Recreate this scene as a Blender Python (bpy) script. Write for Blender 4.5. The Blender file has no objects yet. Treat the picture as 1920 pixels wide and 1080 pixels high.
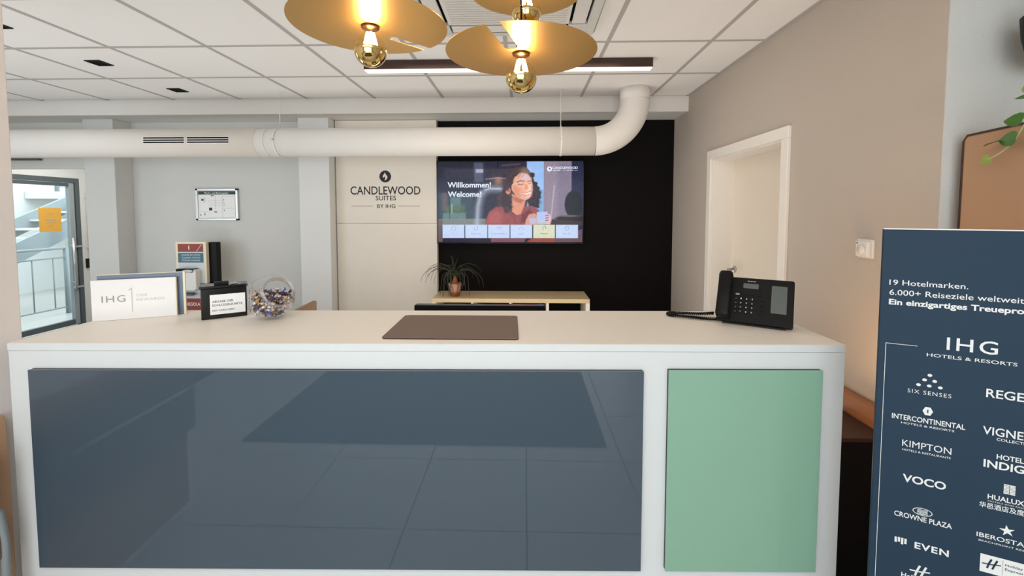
import bpy, bmesh, math, random
import numpy as np
from mathutils import Vector, Matrix
from mathutils.geometry import tessellate_polygon
random.seed(7)
S = bpy.context.scene
COL = S.collection
R = math.radians
PI = math.pi

# ------------------------------------------------------------------ camera, world, lights, exposure
cam_d = bpy.data.cameras.new('camera'); cam = bpy.data.objects.new('camera', cam_d); COL.objects.link(cam)
cam_d.sensor_fit = 'HORIZONTAL'; cam_d.sensor_width = 36.0
cam_d.lens = 36.0 * 820 / 1920
cam_d.shift_y = -(540 - 441) / 1920
cam_d.clip_start = 0.02
cam.location = (0, 0, 1.55)
cam.rotation_euler = (R(90) - math.atan(44 / 820), 0, R(1.68))
S.camera = cam

W = bpy.data.worlds.new('world'); S.world = W; W.use_nodes = True
W.node_tree.nodes['Background'].inputs[0].default_value = (0.80, 0.90, 1.0, 1)
W.node_tree.nodes['Background'].inputs[1].default_value = 4.0

def area(name, loc, rot, sx, sy, power, color, spread=180):
    l = bpy.data.lights.new(name, 'AREA'); l.shape = 'RECTANGLE'; l.size = sx; l.size_y = sy
    l.energy = power; l.color = color; l.spread = R(spread)
    o = bpy.data.objects.new(name, l); COL.objects.link(o); o.location = loc; o.rotation_euler = rot
    return o
# daylight of bay window and stair hall, plus fill lights added without a source
area('rear_ceiling_fill', (-0.2, -3.0, 0.45), (R(150), 0, 0), 3.4, 0.8, 28, (1.0, 0.98, 0.95))  # added upward fill that brightens the ceiling, not a source of its own
area('bay_window_daylight', (-4.0, 1.35, 1.55), (R(90), 0, 0), 2.6, 1.6, 5, (0.98, 0.98, 1.0))
area('bay_side_fill', (-5.9, 3.0, 1.4), (0, R(-90), 0), 1.4, 1.6, 8, (1.0, 0.99, 0.98))  # fill added for the bay, the wall behind it has no window
area('alcove_fill', (-5.2, 5.2, 2.44), (0, 0, 0), 0.6, 0.6, 21, (1.0, 0.98, 0.95))  # fill added to brighten the dark alcove, no lamp known there
area('stair_hall_daylight', (-7.9, 6.3, 3.6), (0, 0, 0), 2.6, 4.6, 60, (0.93, 0.99, 1.0))
area('stair_hall_window', (-9.42, 8.0, 1.5), (0, R(-90), 0), 2.4, 2.6, 13, (0.93, 0.99, 1.0))
# area lights added to fill lobby, bay and staff side, no real fixtures
area('lobby_down_fill', (-0.5, -0.7, 2.56), (0, 0, 0), 2.2, 0.9, 44, (1.0, 0.95, 0.91))  # added downward fill for floor and desk front
area('bay_up_fill', (-2.7, 2.4, 0.5), (PI, 0, 0), 0.8, 0.8, 14, (1.0, 0.98, 0.96))  # added upward fill for the left part of the ceiling
area('lobby_up_fill', (-0.2, -1.5, 0.8), (PI, 0, 0), 1.8, 1.4, 8, (1.0, 0.99, 0.98))  # added upward fill for the ceiling near the camera
area('staff_up_fill', (0.0, 3.0, 0.3), (PI, 0, 0), 2.0, 1.0, 18, (1.0, 0.94, 0.86))  # added upward fill, hidden behind the desk
area('staff_down_fill', (-0.1, 2.85, 2.56), (0, 0, 0), 1.5, 0.2, 6, (1.0, 0.93, 0.84))  # added downward fill over the staff side
area('warm_wall_fill', (1.25, 1.60, 0.70), (R(180), R(-25), 0), 0.3, 0.15, 4, (1.0, 0.62, 0.34))  # added for the orange glow low on the right wall, source unknown

S.view_settings.view_transform = 'Standard'; S.view_settings.look = 'None'
S.view_settings.exposure = 0.1; S.view_settings.gamma = 1.0; S.view_settings.use_curve_mapping = False
S.cycles.max_bounces = 10; S.cycles.diffuse_bounces = 6; S.cycles.transparent_max_bounces = 24
S.cycles.sample_clamp_indirect = 6.0
S.cycles.use_denoising = True

# ------------------------------------------------------------------ materials
def lin(c):
    return tuple(((v / 255) / 12.92 if v / 255 <= .04045 else ((v / 255 + .055) / 1.055) ** 2.4) for v in c)
def mat(name, rgb, rough=.5, metal=0, spec=.5, bump=0, bscale=60, var=.03, vscale=6, coat=0, coat_ior=1.5, aniso=0, emit=None, es=0, ior=1.5):
    m = bpy.data.materials.new(name); m.use_nodes = True
    nt = m.node_tree; b = nt.nodes['Principled BSDF']; c = lin(rgb)
    b.inputs['Roughness'].default_value = rough; b.inputs['Metallic'].default_value = metal
    b.inputs['Specular IOR Level'].default_value = spec; b.inputs['IOR'].default_value = ior
    b.inputs['Coat Weight'].default_value = coat; b.inputs['Coat Roughness'].default_value = .02
    b.inputs['Coat IOR'].default_value = coat_ior
    tc = nt.nodes.new('ShaderNodeTexCoord')
    n = nt.nodes.new('ShaderNodeTexNoise'); n.inputs['Scale'].default_value = vscale; n.inputs['Detail'].default_value = 4
    nt.links.new(tc.outputs['Object'], n.inputs['Vector'])
    mx = nt.nodes.new('ShaderNodeMix'); mx.data_type = 'RGBA'
    mx.inputs[6].default_value = (*[v * (1 - var) for v in c], 1); mx.inputs[7].default_value = (*[min(1, v * (1 + var)) for v in c], 1)
    nt.links.new(n.outputs['Fac'], mx.inputs[0]); nt.links.new(mx.outputs[2], b.inputs['Base Color'])
    if bump:
        n2 = nt.nodes.new('ShaderNodeTexNoise'); n2.inputs['Scale'].default_value = bscale; n2.inputs['Detail'].default_value = 5
        nt.links.new(tc.outputs['Object'], n2.inputs['Vector'])
        bp = nt.nodes.new('ShaderNodeBump'); bp.inputs['Strength'].default_value = bump; bp.inputs['Distance'].default_value = .002
        nt.links.new(n2.outputs['Fac'], bp.inputs['Height']); nt.links.new(bp.outputs[0], b.inputs['Normal'])
    if emit:
        b.inputs['Emission Color'].default_value = (*lin(emit), 1); b.inputs['Emission Strength'].default_value = es
    return m
def glassmat(name, tint=(1, 1, 1), ior=1.45, rough=0.0, gmul=1.0):
    # thin clear sheet: fresnel mix of transparent and glossy
    m = bpy.data.materials.new(name); m.use_nodes = True; nt = m.node_tree
    for n in list(nt.nodes): nt.nodes.remove(n)
    o = nt.nodes.new('ShaderNodeOutputMaterial'); t = nt.nodes.new('ShaderNodeBsdfTransparent'); t.inputs[0].default_value = (*tint, 1)
    g = nt.nodes.new('ShaderNodeBsdfGlossy'); g.inputs['Roughness'].default_value = rough
    f = nt.nodes.new('ShaderNodeFresnel'); f.inputs['IOR'].default_value = ior
    mu = nt.nodes.new('ShaderNodeMath'); mu.operation = 'MULTIPLY'; mu.inputs[1].default_value = gmul; mu.use_clamp = True
    mx = nt.nodes.new('ShaderNodeMixShader')
    gm = nt.nodes.new('ShaderNodeNewGeometry'); inv = nt.nodes.new('ShaderNodeMath'); inv.operation = 'SUBTRACT'; inv.inputs[0].default_value = 1.0
    nt.links.new(gm.outputs['Backfacing'], inv.inputs[1]); m2 = nt.nodes.new('ShaderNodeMath'); m2.operation = 'MULTIPLY'
    nt.links.new(f.outputs[0], mu.inputs[0]); nt.links.new(mu.outputs[0], m2.inputs[0]); nt.links.new(inv.outputs[0], m2.inputs[1]); nt.links.new(m2.outputs[0], mx.inputs[0])
    nt.links.new(t.outputs[0], mx.inputs[1]); nt.links.new(g.outputs[0], mx.inputs[2]); nt.links.new(mx.outputs[0], o.inputs[0])
    return m
def emis(name, rgb, st):
    m = bpy.data.materials.new(name); m.use_nodes = True; nt = m.node_tree
    for n in list(nt.nodes): nt.nodes.remove(n)
    o = nt.nodes.new('ShaderNodeOutputMaterial'); e = nt.nodes.new('ShaderNodeEmission')
    e.inputs[0].default_value = (*lin(rgb), 1); e.inputs[1].default_value = st; nt.links.new(e.outputs[0], o.inputs[0])
    return m
def vcolmat(name, emission, st=1.0):
    m = bpy.data.materials.new(name); m.use_nodes = True; nt = m.node_tree
    m.node_tree.nodes['Principled BSDF'].inputs['Specular IOR Level'].default_value = .15
    a = nt.nodes.new('ShaderNodeVertexColor'); a.layer_name = 'Col'
    b = nt.nodes['Principled BSDF']
    if emission:
        b.inputs['Base Color'].default_value = (.01, .01, .01, 1); b.inputs['Roughness'].default_value = .12
        nt.links.new(a.outputs[0], b.inputs['Emission Color']); b.inputs['Emission Strength'].default_value = st
    else:
        nt.links.new(a.outputs[0], b.inputs['Base Color']); b.inputs['Roughness'].default_value = .5
    return m

M = dict(
    ceil=mat('ceiling_tile_mineral', (234, 232, 229), .95, bump=.35, bscale=260, var=.015, spec=.2),
    tbar=mat('ceiling_grid_metal', (176, 172, 168), .6, spec=.3),
    void=mat('ceiling_void_board', (150, 146, 142), .95),
    wall=mat('white_wall_paint', (216, 216, 214), .9, bump=.25, bscale=180, var=.02, spec=.25),
    wallcool=mat('grey_white_wall_paint', (205, 205, 201), .9, bump=.25, bscale=160, var=.02, spec=.25),
    wallbeige=mat('greige_wall_paint', (184, 173, 162), .92, bump=.3, bscale=150, var=.02, spec=.22),
    wallgrey=mat('pale_grey_rough_plaster', (206, 206, 200), .95, bump=.6, bscale=120, var=.03, spec=.2),
    wallpink=mat('warm_white_wall_paint', (228, 222, 219), .9, bump=.25, bscale=150, spec=.25),
    black=mat('matt_black_wall_paint', (13, 9, 9), .8, bump=.2, bscale=140, spec=.15),
    board=mat('cream_wall_board', (224, 216, 204), .85, bump=.15, bscale=150, spec=.25),
    brassline=mat('brass_inlay_strip', (200, 165, 105), .35, metal=.8),
    floor=mat('grey_stone_floor_tile', (176, 174, 170), .35, bump=.1, bscale=30, var=.06, vscale=3),
    grout=mat('dark_floor_grout', (48, 46, 45), .9),
    matt=mat('charcoal_entrance_mat_pile', (62, 62, 64), .98, bump=1.0, bscale=500, spec=.1),
    lam=mat('white_laminate', (213, 217, 215), .38, bump=.06, bscale=220, var=.01),
    lam_warmlit=mat('white_laminate_warm_lit', (236, 229, 217), .42, bump=.06, bscale=220, var=.012),  # same laminate as lam, warm light on the desk top tinted in
    blue=mat('slate_blue_lacquered_glass', (58, 74, 86), .5, spec=.3, coat=1.0, coat_ior=1.62, var=.015),
    green=mat('mint_green_lacquered_glass', (132, 172, 148), .5, spec=.3, coat=1.0, coat_ior=1.4, var=.012),
    spacer=mat('black_panel_edge', (26, 24, 28), .5),
    door=mat('cream_white_door_lacquer', (224, 212, 196), .45, bump=.05),
    doorfr=mat('white_door_frame_lacquer', (232, 226, 218), .4),
    steel=mat('brushed_steel', (190, 190, 188), .3, metal=1),
    alu=mat('satin_aluminium', (205, 206, 206), .35, metal=.7),
    dgrey=mat('dark_grey_aluminium', (82, 90, 92), .45, metal=.3),
    mgrey=mat('mid_grey_powder_coat', (140, 148, 150), .5),
    ductp=mat('white_duct_paint', (224, 219, 212), .7, bump=.05, spec=.3),
    dark=mat('black_void', (8, 8, 9), .8, spec=.1),
    plast=mat('white_plastic', (224, 221, 215), .4),
    bplast=mat('black_plastic', (9, 8, 8), .5, spec=.22, bump=.1, bscale=400),
    bgloss=mat('black_glossy_plastic', (9, 8, 9), .14, spec=.4),
    brass=mat('satin_brass_disc', (222, 178, 106), .37, metal=1, var=.04, vscale=9),
    gold=mat('gold_mirror', (226, 196, 128), .05, metal=1),
    brownm=mat('dark_brown_metal', (58, 34, 26), .45, metal=.2),
    copper=mat('dark_bronze_socket', (110, 78, 50), .35, metal=1),
    felt=mat('brown_leather_desk_mat', (112, 92, 78), .6, bump=.3, bscale=350),
    couch=mat('tan_leather_upholstery', (168, 132, 102), .55, bump=.4, bscale=120, var=.06),
    couch2=mat('grey_brown_fabric', (132, 116, 104), .95, bump=.8, bscale=300, var=.08, spec=.15),
    wains=mat('brown_leather_bench_back', (150, 100, 66), .5, bump=.3, bscale=120),
    navy=mat('navy_printed_board', (32, 54, 72), .6, spec=.25, var=.03, vscale=3),
    print_w=mat('white_print', (226, 228, 224), .6, var=.005),
    print_k=mat('black_print', (22, 20, 22), .6, var=.005),
    print_g=mat('grey_print', (150, 150, 150), .6, var=.005),
    print_lg=mat('pale_grey_print', (196, 196, 192), .6, var=.005),
    paper=mat('white_paper', (238, 238, 236), .8, var=.005),
    orange=mat('orange_paper_notice', (214, 160, 62), .8),
    leaf=mat('pothos_leaf_green', (60, 104, 36), .4, var=.25, vscale=40),
    leafl=mat('pothos_leaf_light_green', (128, 158, 66), .4, var=.25, vscale=40),
    stem=mat('pothos_pale_stem', (170, 172, 120), .6),
    grass=mat('ponytail_leaf_dark_green', (42, 56, 34), .5, var=.3, vscale=30),
    grass2=mat('ponytail_leaf_dry_brown', (62, 48, 32), .6, var=.3, vscale=30),
    terr=mat('pink_ceramic_pot', (176, 128, 104), .4),
    cork=mat('copper_brown_pot_band', (150, 86, 34), .5, bump=.5, bscale=90),
    soil=mat('dark_soil', (40, 28, 20), .95, bump=1, bscale=120),
    wood=mat('light_oak_veneer', (214, 190, 150), .5, bump=.1, bscale=30, var=.06, vscale=4),
    tan=mat('tan_brown_board', (142, 112, 84), .6),
    lcd=mat('grey_green_lcd', (90, 96, 92), .25),
    rust=mat('rust_red_print', (140, 56, 40), .5),
    teal=mat('teal_print', (58, 108, 122), .5),
    poster=mat('pale_grey_poster', (206, 212, 212), .45),
    dgreen=mat('dark_green_print', (20, 56, 54), .5),
    bluegrey=mat('blue_grey_acrylic', (92, 108, 128), .3),
    cream=mat('cream_acrylic_edge', (232, 220, 190), .4),
    cblue=mat('candy_wrapper_blue', (60, 84, 176), .25, metal=.3),
    cnavy=mat('candy_wrapper_navy', (26, 26, 74), .25, metal=.3),
    csil=mat('candy_wrapper_silver', (206, 200, 204), .25, metal=.4),
    cgold=mat('candy_wrapper_gold', (196, 168, 120), .3, metal=.4),
    cbrown=mat('candy_wrapper_brown', (96, 66, 58), .3, metal=.2),
    glass=glassmat('clear_window_glass', (.93, .97, .96), 1.5),
    jarg=glassmat('clear_plastic_jar', (.985, .985, .99), 1.45, .05, 2.4),
    jarrim=glassmat('clear_plastic_rim', (.93, .91, .90), 1.5, .25, 5.0),
    bulbg=glassmat('clear_bulb_glass', (1, .98, .94), 1.45, 0, 1.0),
    glow=emis('warm_filament_glow', (255, 214, 140), 30),
    strip=emis('warm_white_led_strip', (255, 226, 206), 2.6),
)

# ------------------------------------------------------------------ mesh helpers
class MB:
    def __init__(s): s.v = []; s.f = []; s.sm = []
    def add(s, vs, fs, smooth=False):
        n = len(s.v); s.v += [tuple(map(float, v)) for v in vs]; s.f += [tuple(i + n for i in f) for f in fs]; s.sm += [smooth] * len(fs); return s
    def box(s, x0, x1, y0, y1, z0, z1, Mx=None):
        vs = [Vector((x, y, z)) for z in (z0, z1) for y in (y0, y1) for x in (x0, x1)]
        if Mx: vs = [Mx @ v for v in vs]
        return s.add(vs, [(0, 2, 3, 1), (4, 5, 7, 6), (0, 1, 5, 4), (2, 6, 7, 3), (0, 4, 6, 2), (1, 3, 7, 5)])
    def prism(s, pts, a, b, Mx=None):
        # outline pts (2D, in local xy), from z=a to z=b, mapped through Mx
        n = len(pts); vs = [Vector((p[0], p[1], a)) for p in pts] + [Vector((p[0], p[1], b)) for p in pts]
        if Mx: vs = [Mx @ v for v in vs]
        return s.add(vs, [tuple(range(n - 1, -1, -1)), tuple(range(n, 2 * n))] + [(i, (i + 1) % n, n + (i + 1) % n, n + i) for i in range(n)])
    def tube(s, pts, r, seg=10, caps=True, closed=False, radii=None):
        pts = [Vector(p) for p in pts]; n = len(pts); rings = []; up = Vector((0, 0, 1)); prev = None
        for i, p in enumerate(pts):
            if closed: t = pts[(i + 1) % n] - pts[i - 1]
            else: t = pts[min(i + 1, n - 1)] - pts[max(i - 1, 0)]
            t.normalize()
            if prev is None:
                a = t.cross(up if abs(t.z) < .9 else Vector((1, 0, 0))).normalized()
            else:
                a = (prev - t * prev.dot(t)).normalized()
            prev = a; b = t.cross(a); rr = radii[i] if radii else r
            rings.append([p + (a * math.cos(2 * PI * k / seg) + b * math.sin(2 * PI * k / seg)) * rr for k in range(seg)])
        vs = [v for g in rings for v in g]; fs = []
        for i in range(n if closed else n - 1):
            j = (i + 1) % n
            for k in range(seg): fs.append((i * seg + k, i * seg + (k + 1) % seg, j * seg + (k + 1) % seg, j * seg + k))
        s.add(vs, fs, True)
        if caps and not closed:
            m = len(s.v) - n * seg
            s.f += [tuple(m + k for k in range(seg - 1, -1, -1)), tuple(m + (n - 1) * seg + k for k in range(seg))]; s.sm += [False, False]
        return s
    def lathe(s, prof, Mx=None, seg=32, smooth=True):
        vs = []; fs = []
        for r, z in prof:
            for k in range(seg): vs.append(Vector((r * math.cos(2 * PI * k / seg), r * math.sin(2 * PI * k / seg), z)))
        for i in range(len(prof) - 1):
            for k in range(seg): fs.append((i * seg + k, i * seg + (k + 1) % seg, (i + 1) * seg + (k + 1) % seg, (i + 1) * seg + k))
        if Mx: vs = [Mx @ v for v in vs]
        return s.add(vs, fs, smooth)
    def mesh(s, name, m, off):
        me = bpy.data.meshes.new(name); me.from_pydata([(v[0] - off[0], v[1] - off[1], v[2] - off[2]) for v in s.v], [], s.f)
        me.polygons.foreach_set('use_smooth', s.sm); me.materials.append(m); me.validate(); me.update()
        bm = bmesh.new(); bm.from_mesh(me); bmesh.ops.remove_doubles(bm, verts=bm.verts, dist=1e-6); bmesh.ops.recalc_face_normals(bm, faces=bm.faces); bm.to_mesh(me); bm.free()
        return me
    def build(s, name, m, parent=None, bevel=0, loc=None):
        if parent is not None: off = wloc(parent)
        elif loc is not None: off = loc
        else:
            xs = [v[0] for v in s.v]; ys = [v[1] for v in s.v]; zs = [v[2] for v in s.v]
            off = ((min(xs) + max(xs)) / 2, (min(ys) + max(ys)) / 2, min(zs))
        o = bpy.data.objects.new(name, s.mesh(name, m, off)); COL.objects.link(o)
        if parent is not None: o.parent = parent
        else: o.location = off
        if bevel:
            b = o.modifiers.new('bevel', 'BEVEL'); b.width = bevel; b.segments = 2; b.limit_method = 'ANGLE'; b.angle_limit = R(40)
        return o
def wloc(o):
    v = Vector((0, 0, 0))
    while o is not None: v = v + o.location; o = o.parent
    return v
def box(*a): return MB().box(*a)
def empty(name, loc):
    o = bpy.data.objects.new(name, None); COL.objects.link(o); o.location = loc; o.empty_display_size = .05; return o
def tag(o, label=None, cat=None, group=None, kind=None):
    if label: o['label'] = label
    if cat: o['category'] = cat
    if group: o['group'] = group
    if kind: o['kind'] = kind
    return o
def thing(name, loc, label, cat, group=None): return tag(empty(name, loc), label, cat, group)
def struct(o, label=None): o['kind'] = 'structure'; (label and o.__setitem__('label', label)); return o
def frame_mx(origin, xdir, ydir):
    x = Vector(xdir).normalized(); y = Vector(ydir).normalized(); z = x.cross(y)
    m = Matrix((x, y, z)).transposed().to_4x4(); m.translation = Vector(origin); return m

_tc = {}
def text_geo(s, bold=0.0, space=1.0):
    key = (s, bold, space)
    if key in _tc: return _tc[key]
    c = bpy.data.curves.new('t', 'FONT'); c.body = s; c.size = 1; c.offset = bold; c.resolution_u = 3; c.space_character = space
    o = bpy.data.objects.new('t', c); COL.objects.link(o)
    dg = bpy.context.evaluated_depsgraph_get(); me = bpy.data.meshes.new_from_object(o.evaluated_get(dg))
    vs = [tuple(v.co) for v in me.vertices]; fs = [tuple(p.vertices) for p in me.polygons]
    bpy.data.objects.remove(o); bpy.data.curves.remove(c); bpy.data.meshes.remove(me)
    _tc[key] = (vs, fs); return vs, fs
_cap = {}
def capheight(bold):
    if bold not in _cap: _cap[bold] = max(v[1] for v in text_geo('H', bold)[0])
    return _cap[bold]
def lettering(mb, s, Mx, x, y, w, h, bold=0.0, space=1.0, center=False, prefix=None):
    # text with its baseline at (x, y) of the plane Mx, w wide (or its prefix w wide), capitals h high
    vs, fs = text_geo(s, bold, space)
    ref = text_geo(prefix, bold, space)[0] if prefix else vs
    x0 = min(v[0] for v in vs); x1 = max(v[0] for v in ref); k = w / (x1 - x0); q = h / capheight(bold)
    ox = x - (w / 2 if center else 0)
    mb.add([Mx @ Vector(((v[0] - x0) * k + ox, v[1] * q + y, 0)) for v in vs], fs)
    return mb
def lp(parent, m, *a, name='lettering', **k_): return lettering(MB(), *a, **k_).build(name, m, parent)
def rp_(parent, m, x0, x1, y0, y1, Mx, name='rule_line', z=0): return rect(MB(), x0, x1, y0, y1, Mx, z).build(name, m, parent)
def flat(mb, pts, Mx, z=0): return mb.add([Mx @ Vector((p[0], p[1], z)) for p in pts], [tuple(range(len(pts)))])
def rect(mb, x0, x1, y0, y1, Mx, z=0): return flat(mb, [(x0, y0), (x1, y0), (x1, y1), (x0, y1)], Mx, z)
def circ(cx, cy, r, n=24, ry=None): return [(cx + r * math.cos(2 * PI * k / n), cy + (ry or r) * math.sin(2 * PI * k / n)) for k in range(n)]
def rrect(x0, x1, y0, y1, r, n=5):
    p = []
    for cx, cy, a in ((x1 - r, y1 - r, 0), (x0 + r, y1 - r, 90), (x0 + r, y0 + r, 180), (x1 - r, y0 + r, 270)):
        for k in range(n + 1): t = R(a + 90 * k / n); p.append((cx + r * math.cos(t), cy + r * math.sin(t)))
    return p

# ------------------------------------------------------------------ room shell
CZ = 2.59
XR, YB = 1.469, 4.409
ROT = Matrix.Translation((.278, 1.39, 0)) @ Matrix.Rotation(R(2.52), 4, 'Z') @ Matrix.Translation((-.278, -1.39, 0))   # the stone grid runs slightly off the walls
# floor: screed with single stone tiles
fl = struct(box(-9.6, 2.7, -3.4, 9.6, -.12, -.012).build('floor', M['grout']), 'grey large format stone tile floor')
tm = None
for i in range(-5, 5):
    for j in range(-6, 3):
        x0 = .012 + .6 * i; y0 = .128 + .61 * j
        o = None
        if tm is None:
            tm = MB().box(.003, .597, .003, .607, -.012, 0).mesh('floor_tile', M['floor'], (0, 0, 0))
        o = bpy.data.objects.new('floor_tile', tm); COL.objects.link(o); o.parent = fl
        o.location = ROT @ Vector((x0, y0, 0)) - wloc(fl); o.rotation_euler.z = R(2.52)
rest = MB(); rest.box(-9.6, -3.3, -3.4, 9.6, -.012, 0); rest.box(-3.298, 2.7, 2.2, 9.6, -.012, 0)
tag(rest.build('floor_tiling', M['floor'], fl), kind='stuff')

# ceiling: void board, single tiles between grey bars
GX = [-2.005 + .628 * k for k in range(-7, 8)]
GY = [4.013 - .63 * k for k in range(0, 12)][::-1]
ce = struct(box(-6.3, 2.8, -3.4, 6.3, CZ + .03, CZ + .12).build('ceiling', M['void']), 'suspended white mineral tile ceiling in a grey grid')
xs = GX + []; meshes = {}
cas = (-.565, .385, 1.63, 2.58)
def ctile(x0, x1, y0, y1):
    k = (round(x1 - x0, 3), round(y1 - y0, 3))
    if k not in meshes:
        meshes[k] = MB().box(.012, k[0] - .012, .012, k[1] - .012, 0, .018).mesh('ceiling_tile', M['ceil'], (0, 0, 0))
    o = bpy.data.objects.new('ceiling_tile', meshes[k]); COL.objects.link(o); o.parent = ce; o.location = Vector((x0, y0, CZ)) - wloc(ce)
for a in range(len(xs)):
    x0 = xs[a]; x1 = xs[a + 1] if a + 1 < len(xs) else 2.75
    for b in range(len(GY) - 1):
        y0, y1 = GY[b], GY[b + 1]
        if x0 >= XR - .01 and y1 > 1.6: continue
        xx = min(x1, XR) if (y1 > 1.6 and x1 > XR) else x1
        if xx - x0 < .05: continue
        if -.8 < x0 < .3 and 1.4 < y0 < 2.3: continue          # two by two field of the air unit
        ctile(x0, xx, y0, y1)
for x in GX:
    ymax = 4.03 if x < XR else 1.6
    box(x - .012, x + .012, -3.3, ymax, CZ - .003, CZ + .004).build('ceiling_bar', M['tbar'], ce)
for y in GY[:-1]:
    box(-6.3, XR if y > 1.6 else 2.75, y - .012, y + .012, CZ - .0026, CZ + .0036).build('ceiling_bar', M['tbar'], ce)
box(XR - .022, XR, 1.6, 4.03, CZ - .004, CZ + .003).build('edge_trim', M['tbar'], ce)

# ceiling beam in front of the back wall and its soffit
struct(box(-6.1, XR, 4.03, 4.06, 2.452, CZ + .03).build('trim_1', M['ductp']), 'white ceiling beam face above the back wall')
struct(box(-6.1, XR, 4.06, 6.3, 2.456, 2.50).build('trim_2', M['wallcool']), 'grey underside of the ceiling beam')

# back wall
bw = struct(box(-4.3, 1.66, YB, YB + .15, 0, 2.456).build('wall_back', M['wallcool']), 'pale grey back wall')
box(-.874, XR + .005, YB - .012, YB - .0005, .0, 2.452).build('black_painted_field', M['black'], bw)
struct(box(-4.335, -4.03, 4.21, YB, 0, 2.456).build('trim_3', M['wallcool'], bevel=.004), 'white pier left of the framed escape plan')
struct(box(-2.195, -1.895, 4.21, YB, 0, 2.456).build('trim_4', M['wall'], bevel=.004), 'white pier between the escape plan and the wall logo')
lb = thing('logo_board', (-1.375, 4.35, 0), 'cream wall board carrying the black hotel logo left of the television', 'wall panel')
box(-1.885, -.875, 4.335, YB - .0005, 0, 1.43).build('lower_board', M['board'], lb, .002)
box(-1.885, -.875, 4.335, YB - .0005, 1.436, 2.452).build('upper_board', M['board'], lb, .002)
box(-1.885, -.875, 4.342, 4.36, 1.428, 1.438).build('brass_strip', M['brassline'], lb)
LM = frame_mx((0, 4.3345, 0), (1, 0, 0), (0, 0, 1))
k = MB(); flat(k, circ(-1.388, 1.90, .059, 40), LM); k.build('emblem_disc', M['print_k'], lb)
k = MB(); flat(k, [(-1.392 + x * .011, 1.90 + y * .011) for x, y in [(-.2, 3.9), (-.3, 2.6), (-1.6, 1.0), (-1.9, -.2), (-1.4, -1.2), (-.7, -.5), (0, .1), (.3, -.8), (.2, -2.0), (-.2, -3.8), (1.4, -2.6), (2.4, -1.2), (2.3, .2), (1.4, 1.2), (.7, 2.2)]], LM, .001)
k.build('emblem_flame', M['board'], lb)
lp(lb, M['print_k'], 'CANDLEWOOD', LM, -1.740, 1.722, .702, .080, .010)
lp(lb, M['print_k'], 'SUITES', LM, -1.488, 1.664, .205, .044, .010)
lp(lb, M['print_k'], 'BY IHG', LM, -1.475, 1.588, .185, .036, .012)
rp_(lb, M['print_k'], -1.735, -1.515, 1.605, 1.609, LM); rp_(lb, M['print_k'], -1.262, -1.042, 1.605, 1.609, LM)

# right wall with door opening
DY0, DY1, DZ = 2.545, 3.50, 1.965
w = MB(); w.box(XR, 1.66, 1.6, DY0, 0, CZ + .03); w.box(XR, 1.66, DY1, YB, 0, CZ + .03); w.box(XR, 1.66, DY0, DY1, DZ, CZ + .03)
struct(w.build('wall_right', M['wallbeige']), 'warm greige right wall beside the door')
d1 = struct(empty('door_1', (1.6, 3.02, 0)), 'cream door in a white frame in the right wall')
box(1.628, 1.66, DY0, DY1, 0, DZ).build('door_leaf', M['door'], d1)
for y0, y1 in ((DY0 - .062, DY0 + .004), (DY1 - .004, DY1 + .06)):
    box(XR - .018, XR + .002, y0, y1, 0, DZ - .004).build('casing', M['doorfr'], d1, .003)
box(XR - .018, XR + .002, DY0 - .062, DY1 + .06, DZ - .004, DZ + .062).build('casing', M['doorfr'], d1, .003)
box(XR + .002, 1.63, DY1 - .014, DY1 + .0, 0, DZ).build('jamb', M['doorfr'], d1)
box(XR + .002, 1.63, DY0, DY0 + .014, 0, DZ).build('jamb', M['doorfr'], d1)
box(XR + .002, 1.63, DY0 + .014, DY1 - .014, DZ - .014, DZ).build('jamb', M['doorfr'], d1)
hd = MB().lathe([(0, 0), (.026, 0), (.026, .008), (0, .008)], frame_mx((1.628, 3.42, 1.105), (0, 0, 1), (0, 1, 0)), 20)
hd.tube([(1.622, 3.42, 1.105), (1.575, 3.42, 1.105), (1.57, 3.41, 1.105), (1.57, 3.30, 1.105)], .009, 10)
hd.build('door_handle', M['steel'], d1)
# return wall, rear walls and ceiling edge of the lobby
struct(box(1.66, 2.7, 1.6, 1.7, 0, CZ + .03).build('wall_return', M['wallgrey']), 'pale grey plaster wall beyond the right wall corner')
box(XR + .002, 1.66, 1.596, 1.6, 0, CZ).build('wall_return_plaster', M['wallgrey'], bpy.data.objects['wall_return'])
struct(box(2.7, 2.8, -3.4, 1.6, 0, CZ + .03).build('wall_lobby_right', M['wallbeige']))
w = MB(); w.box(-3.5, 2.8, -3.4, -3.25, 0, .4); w.box(-3.5, 2.8, -3.4, -3.25, 2.4, 2.62); w.box(-3.5, -2.6, -3.4, -3.25, .4, 2.4); w.box(1.6, 2.8, -3.4, -3.25, .4, 2.4)
struct(box(-3.6, -3.5, -3.4, 1.2, 0, 2.62).build('wall_lobby_left', M['wall']))
struct(w.build('wall_rear', M['wall']))
# left partition that ends at the desk
struct(box(-1.95, -1.722, .5, 1.43, 0, CZ + .03).build('wall_left', M['wallpink'], bevel=.004), 'warm white wall end left of the reception desk')
w = MB(); w.box(-6.1, -5.4, 1.2, 1.3, 0, 2.62); w.box(-2.6, -1.95, 1.2, 1.3, 0, 2.62); w.box(-5.4, -2.6, 1.2, 1.3, 0, .7); w.box(-5.4, -2.6, 1.2, 1.3, 2.4, 2.62)
struct(w.build('wall_bay', M['wall']))
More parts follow.
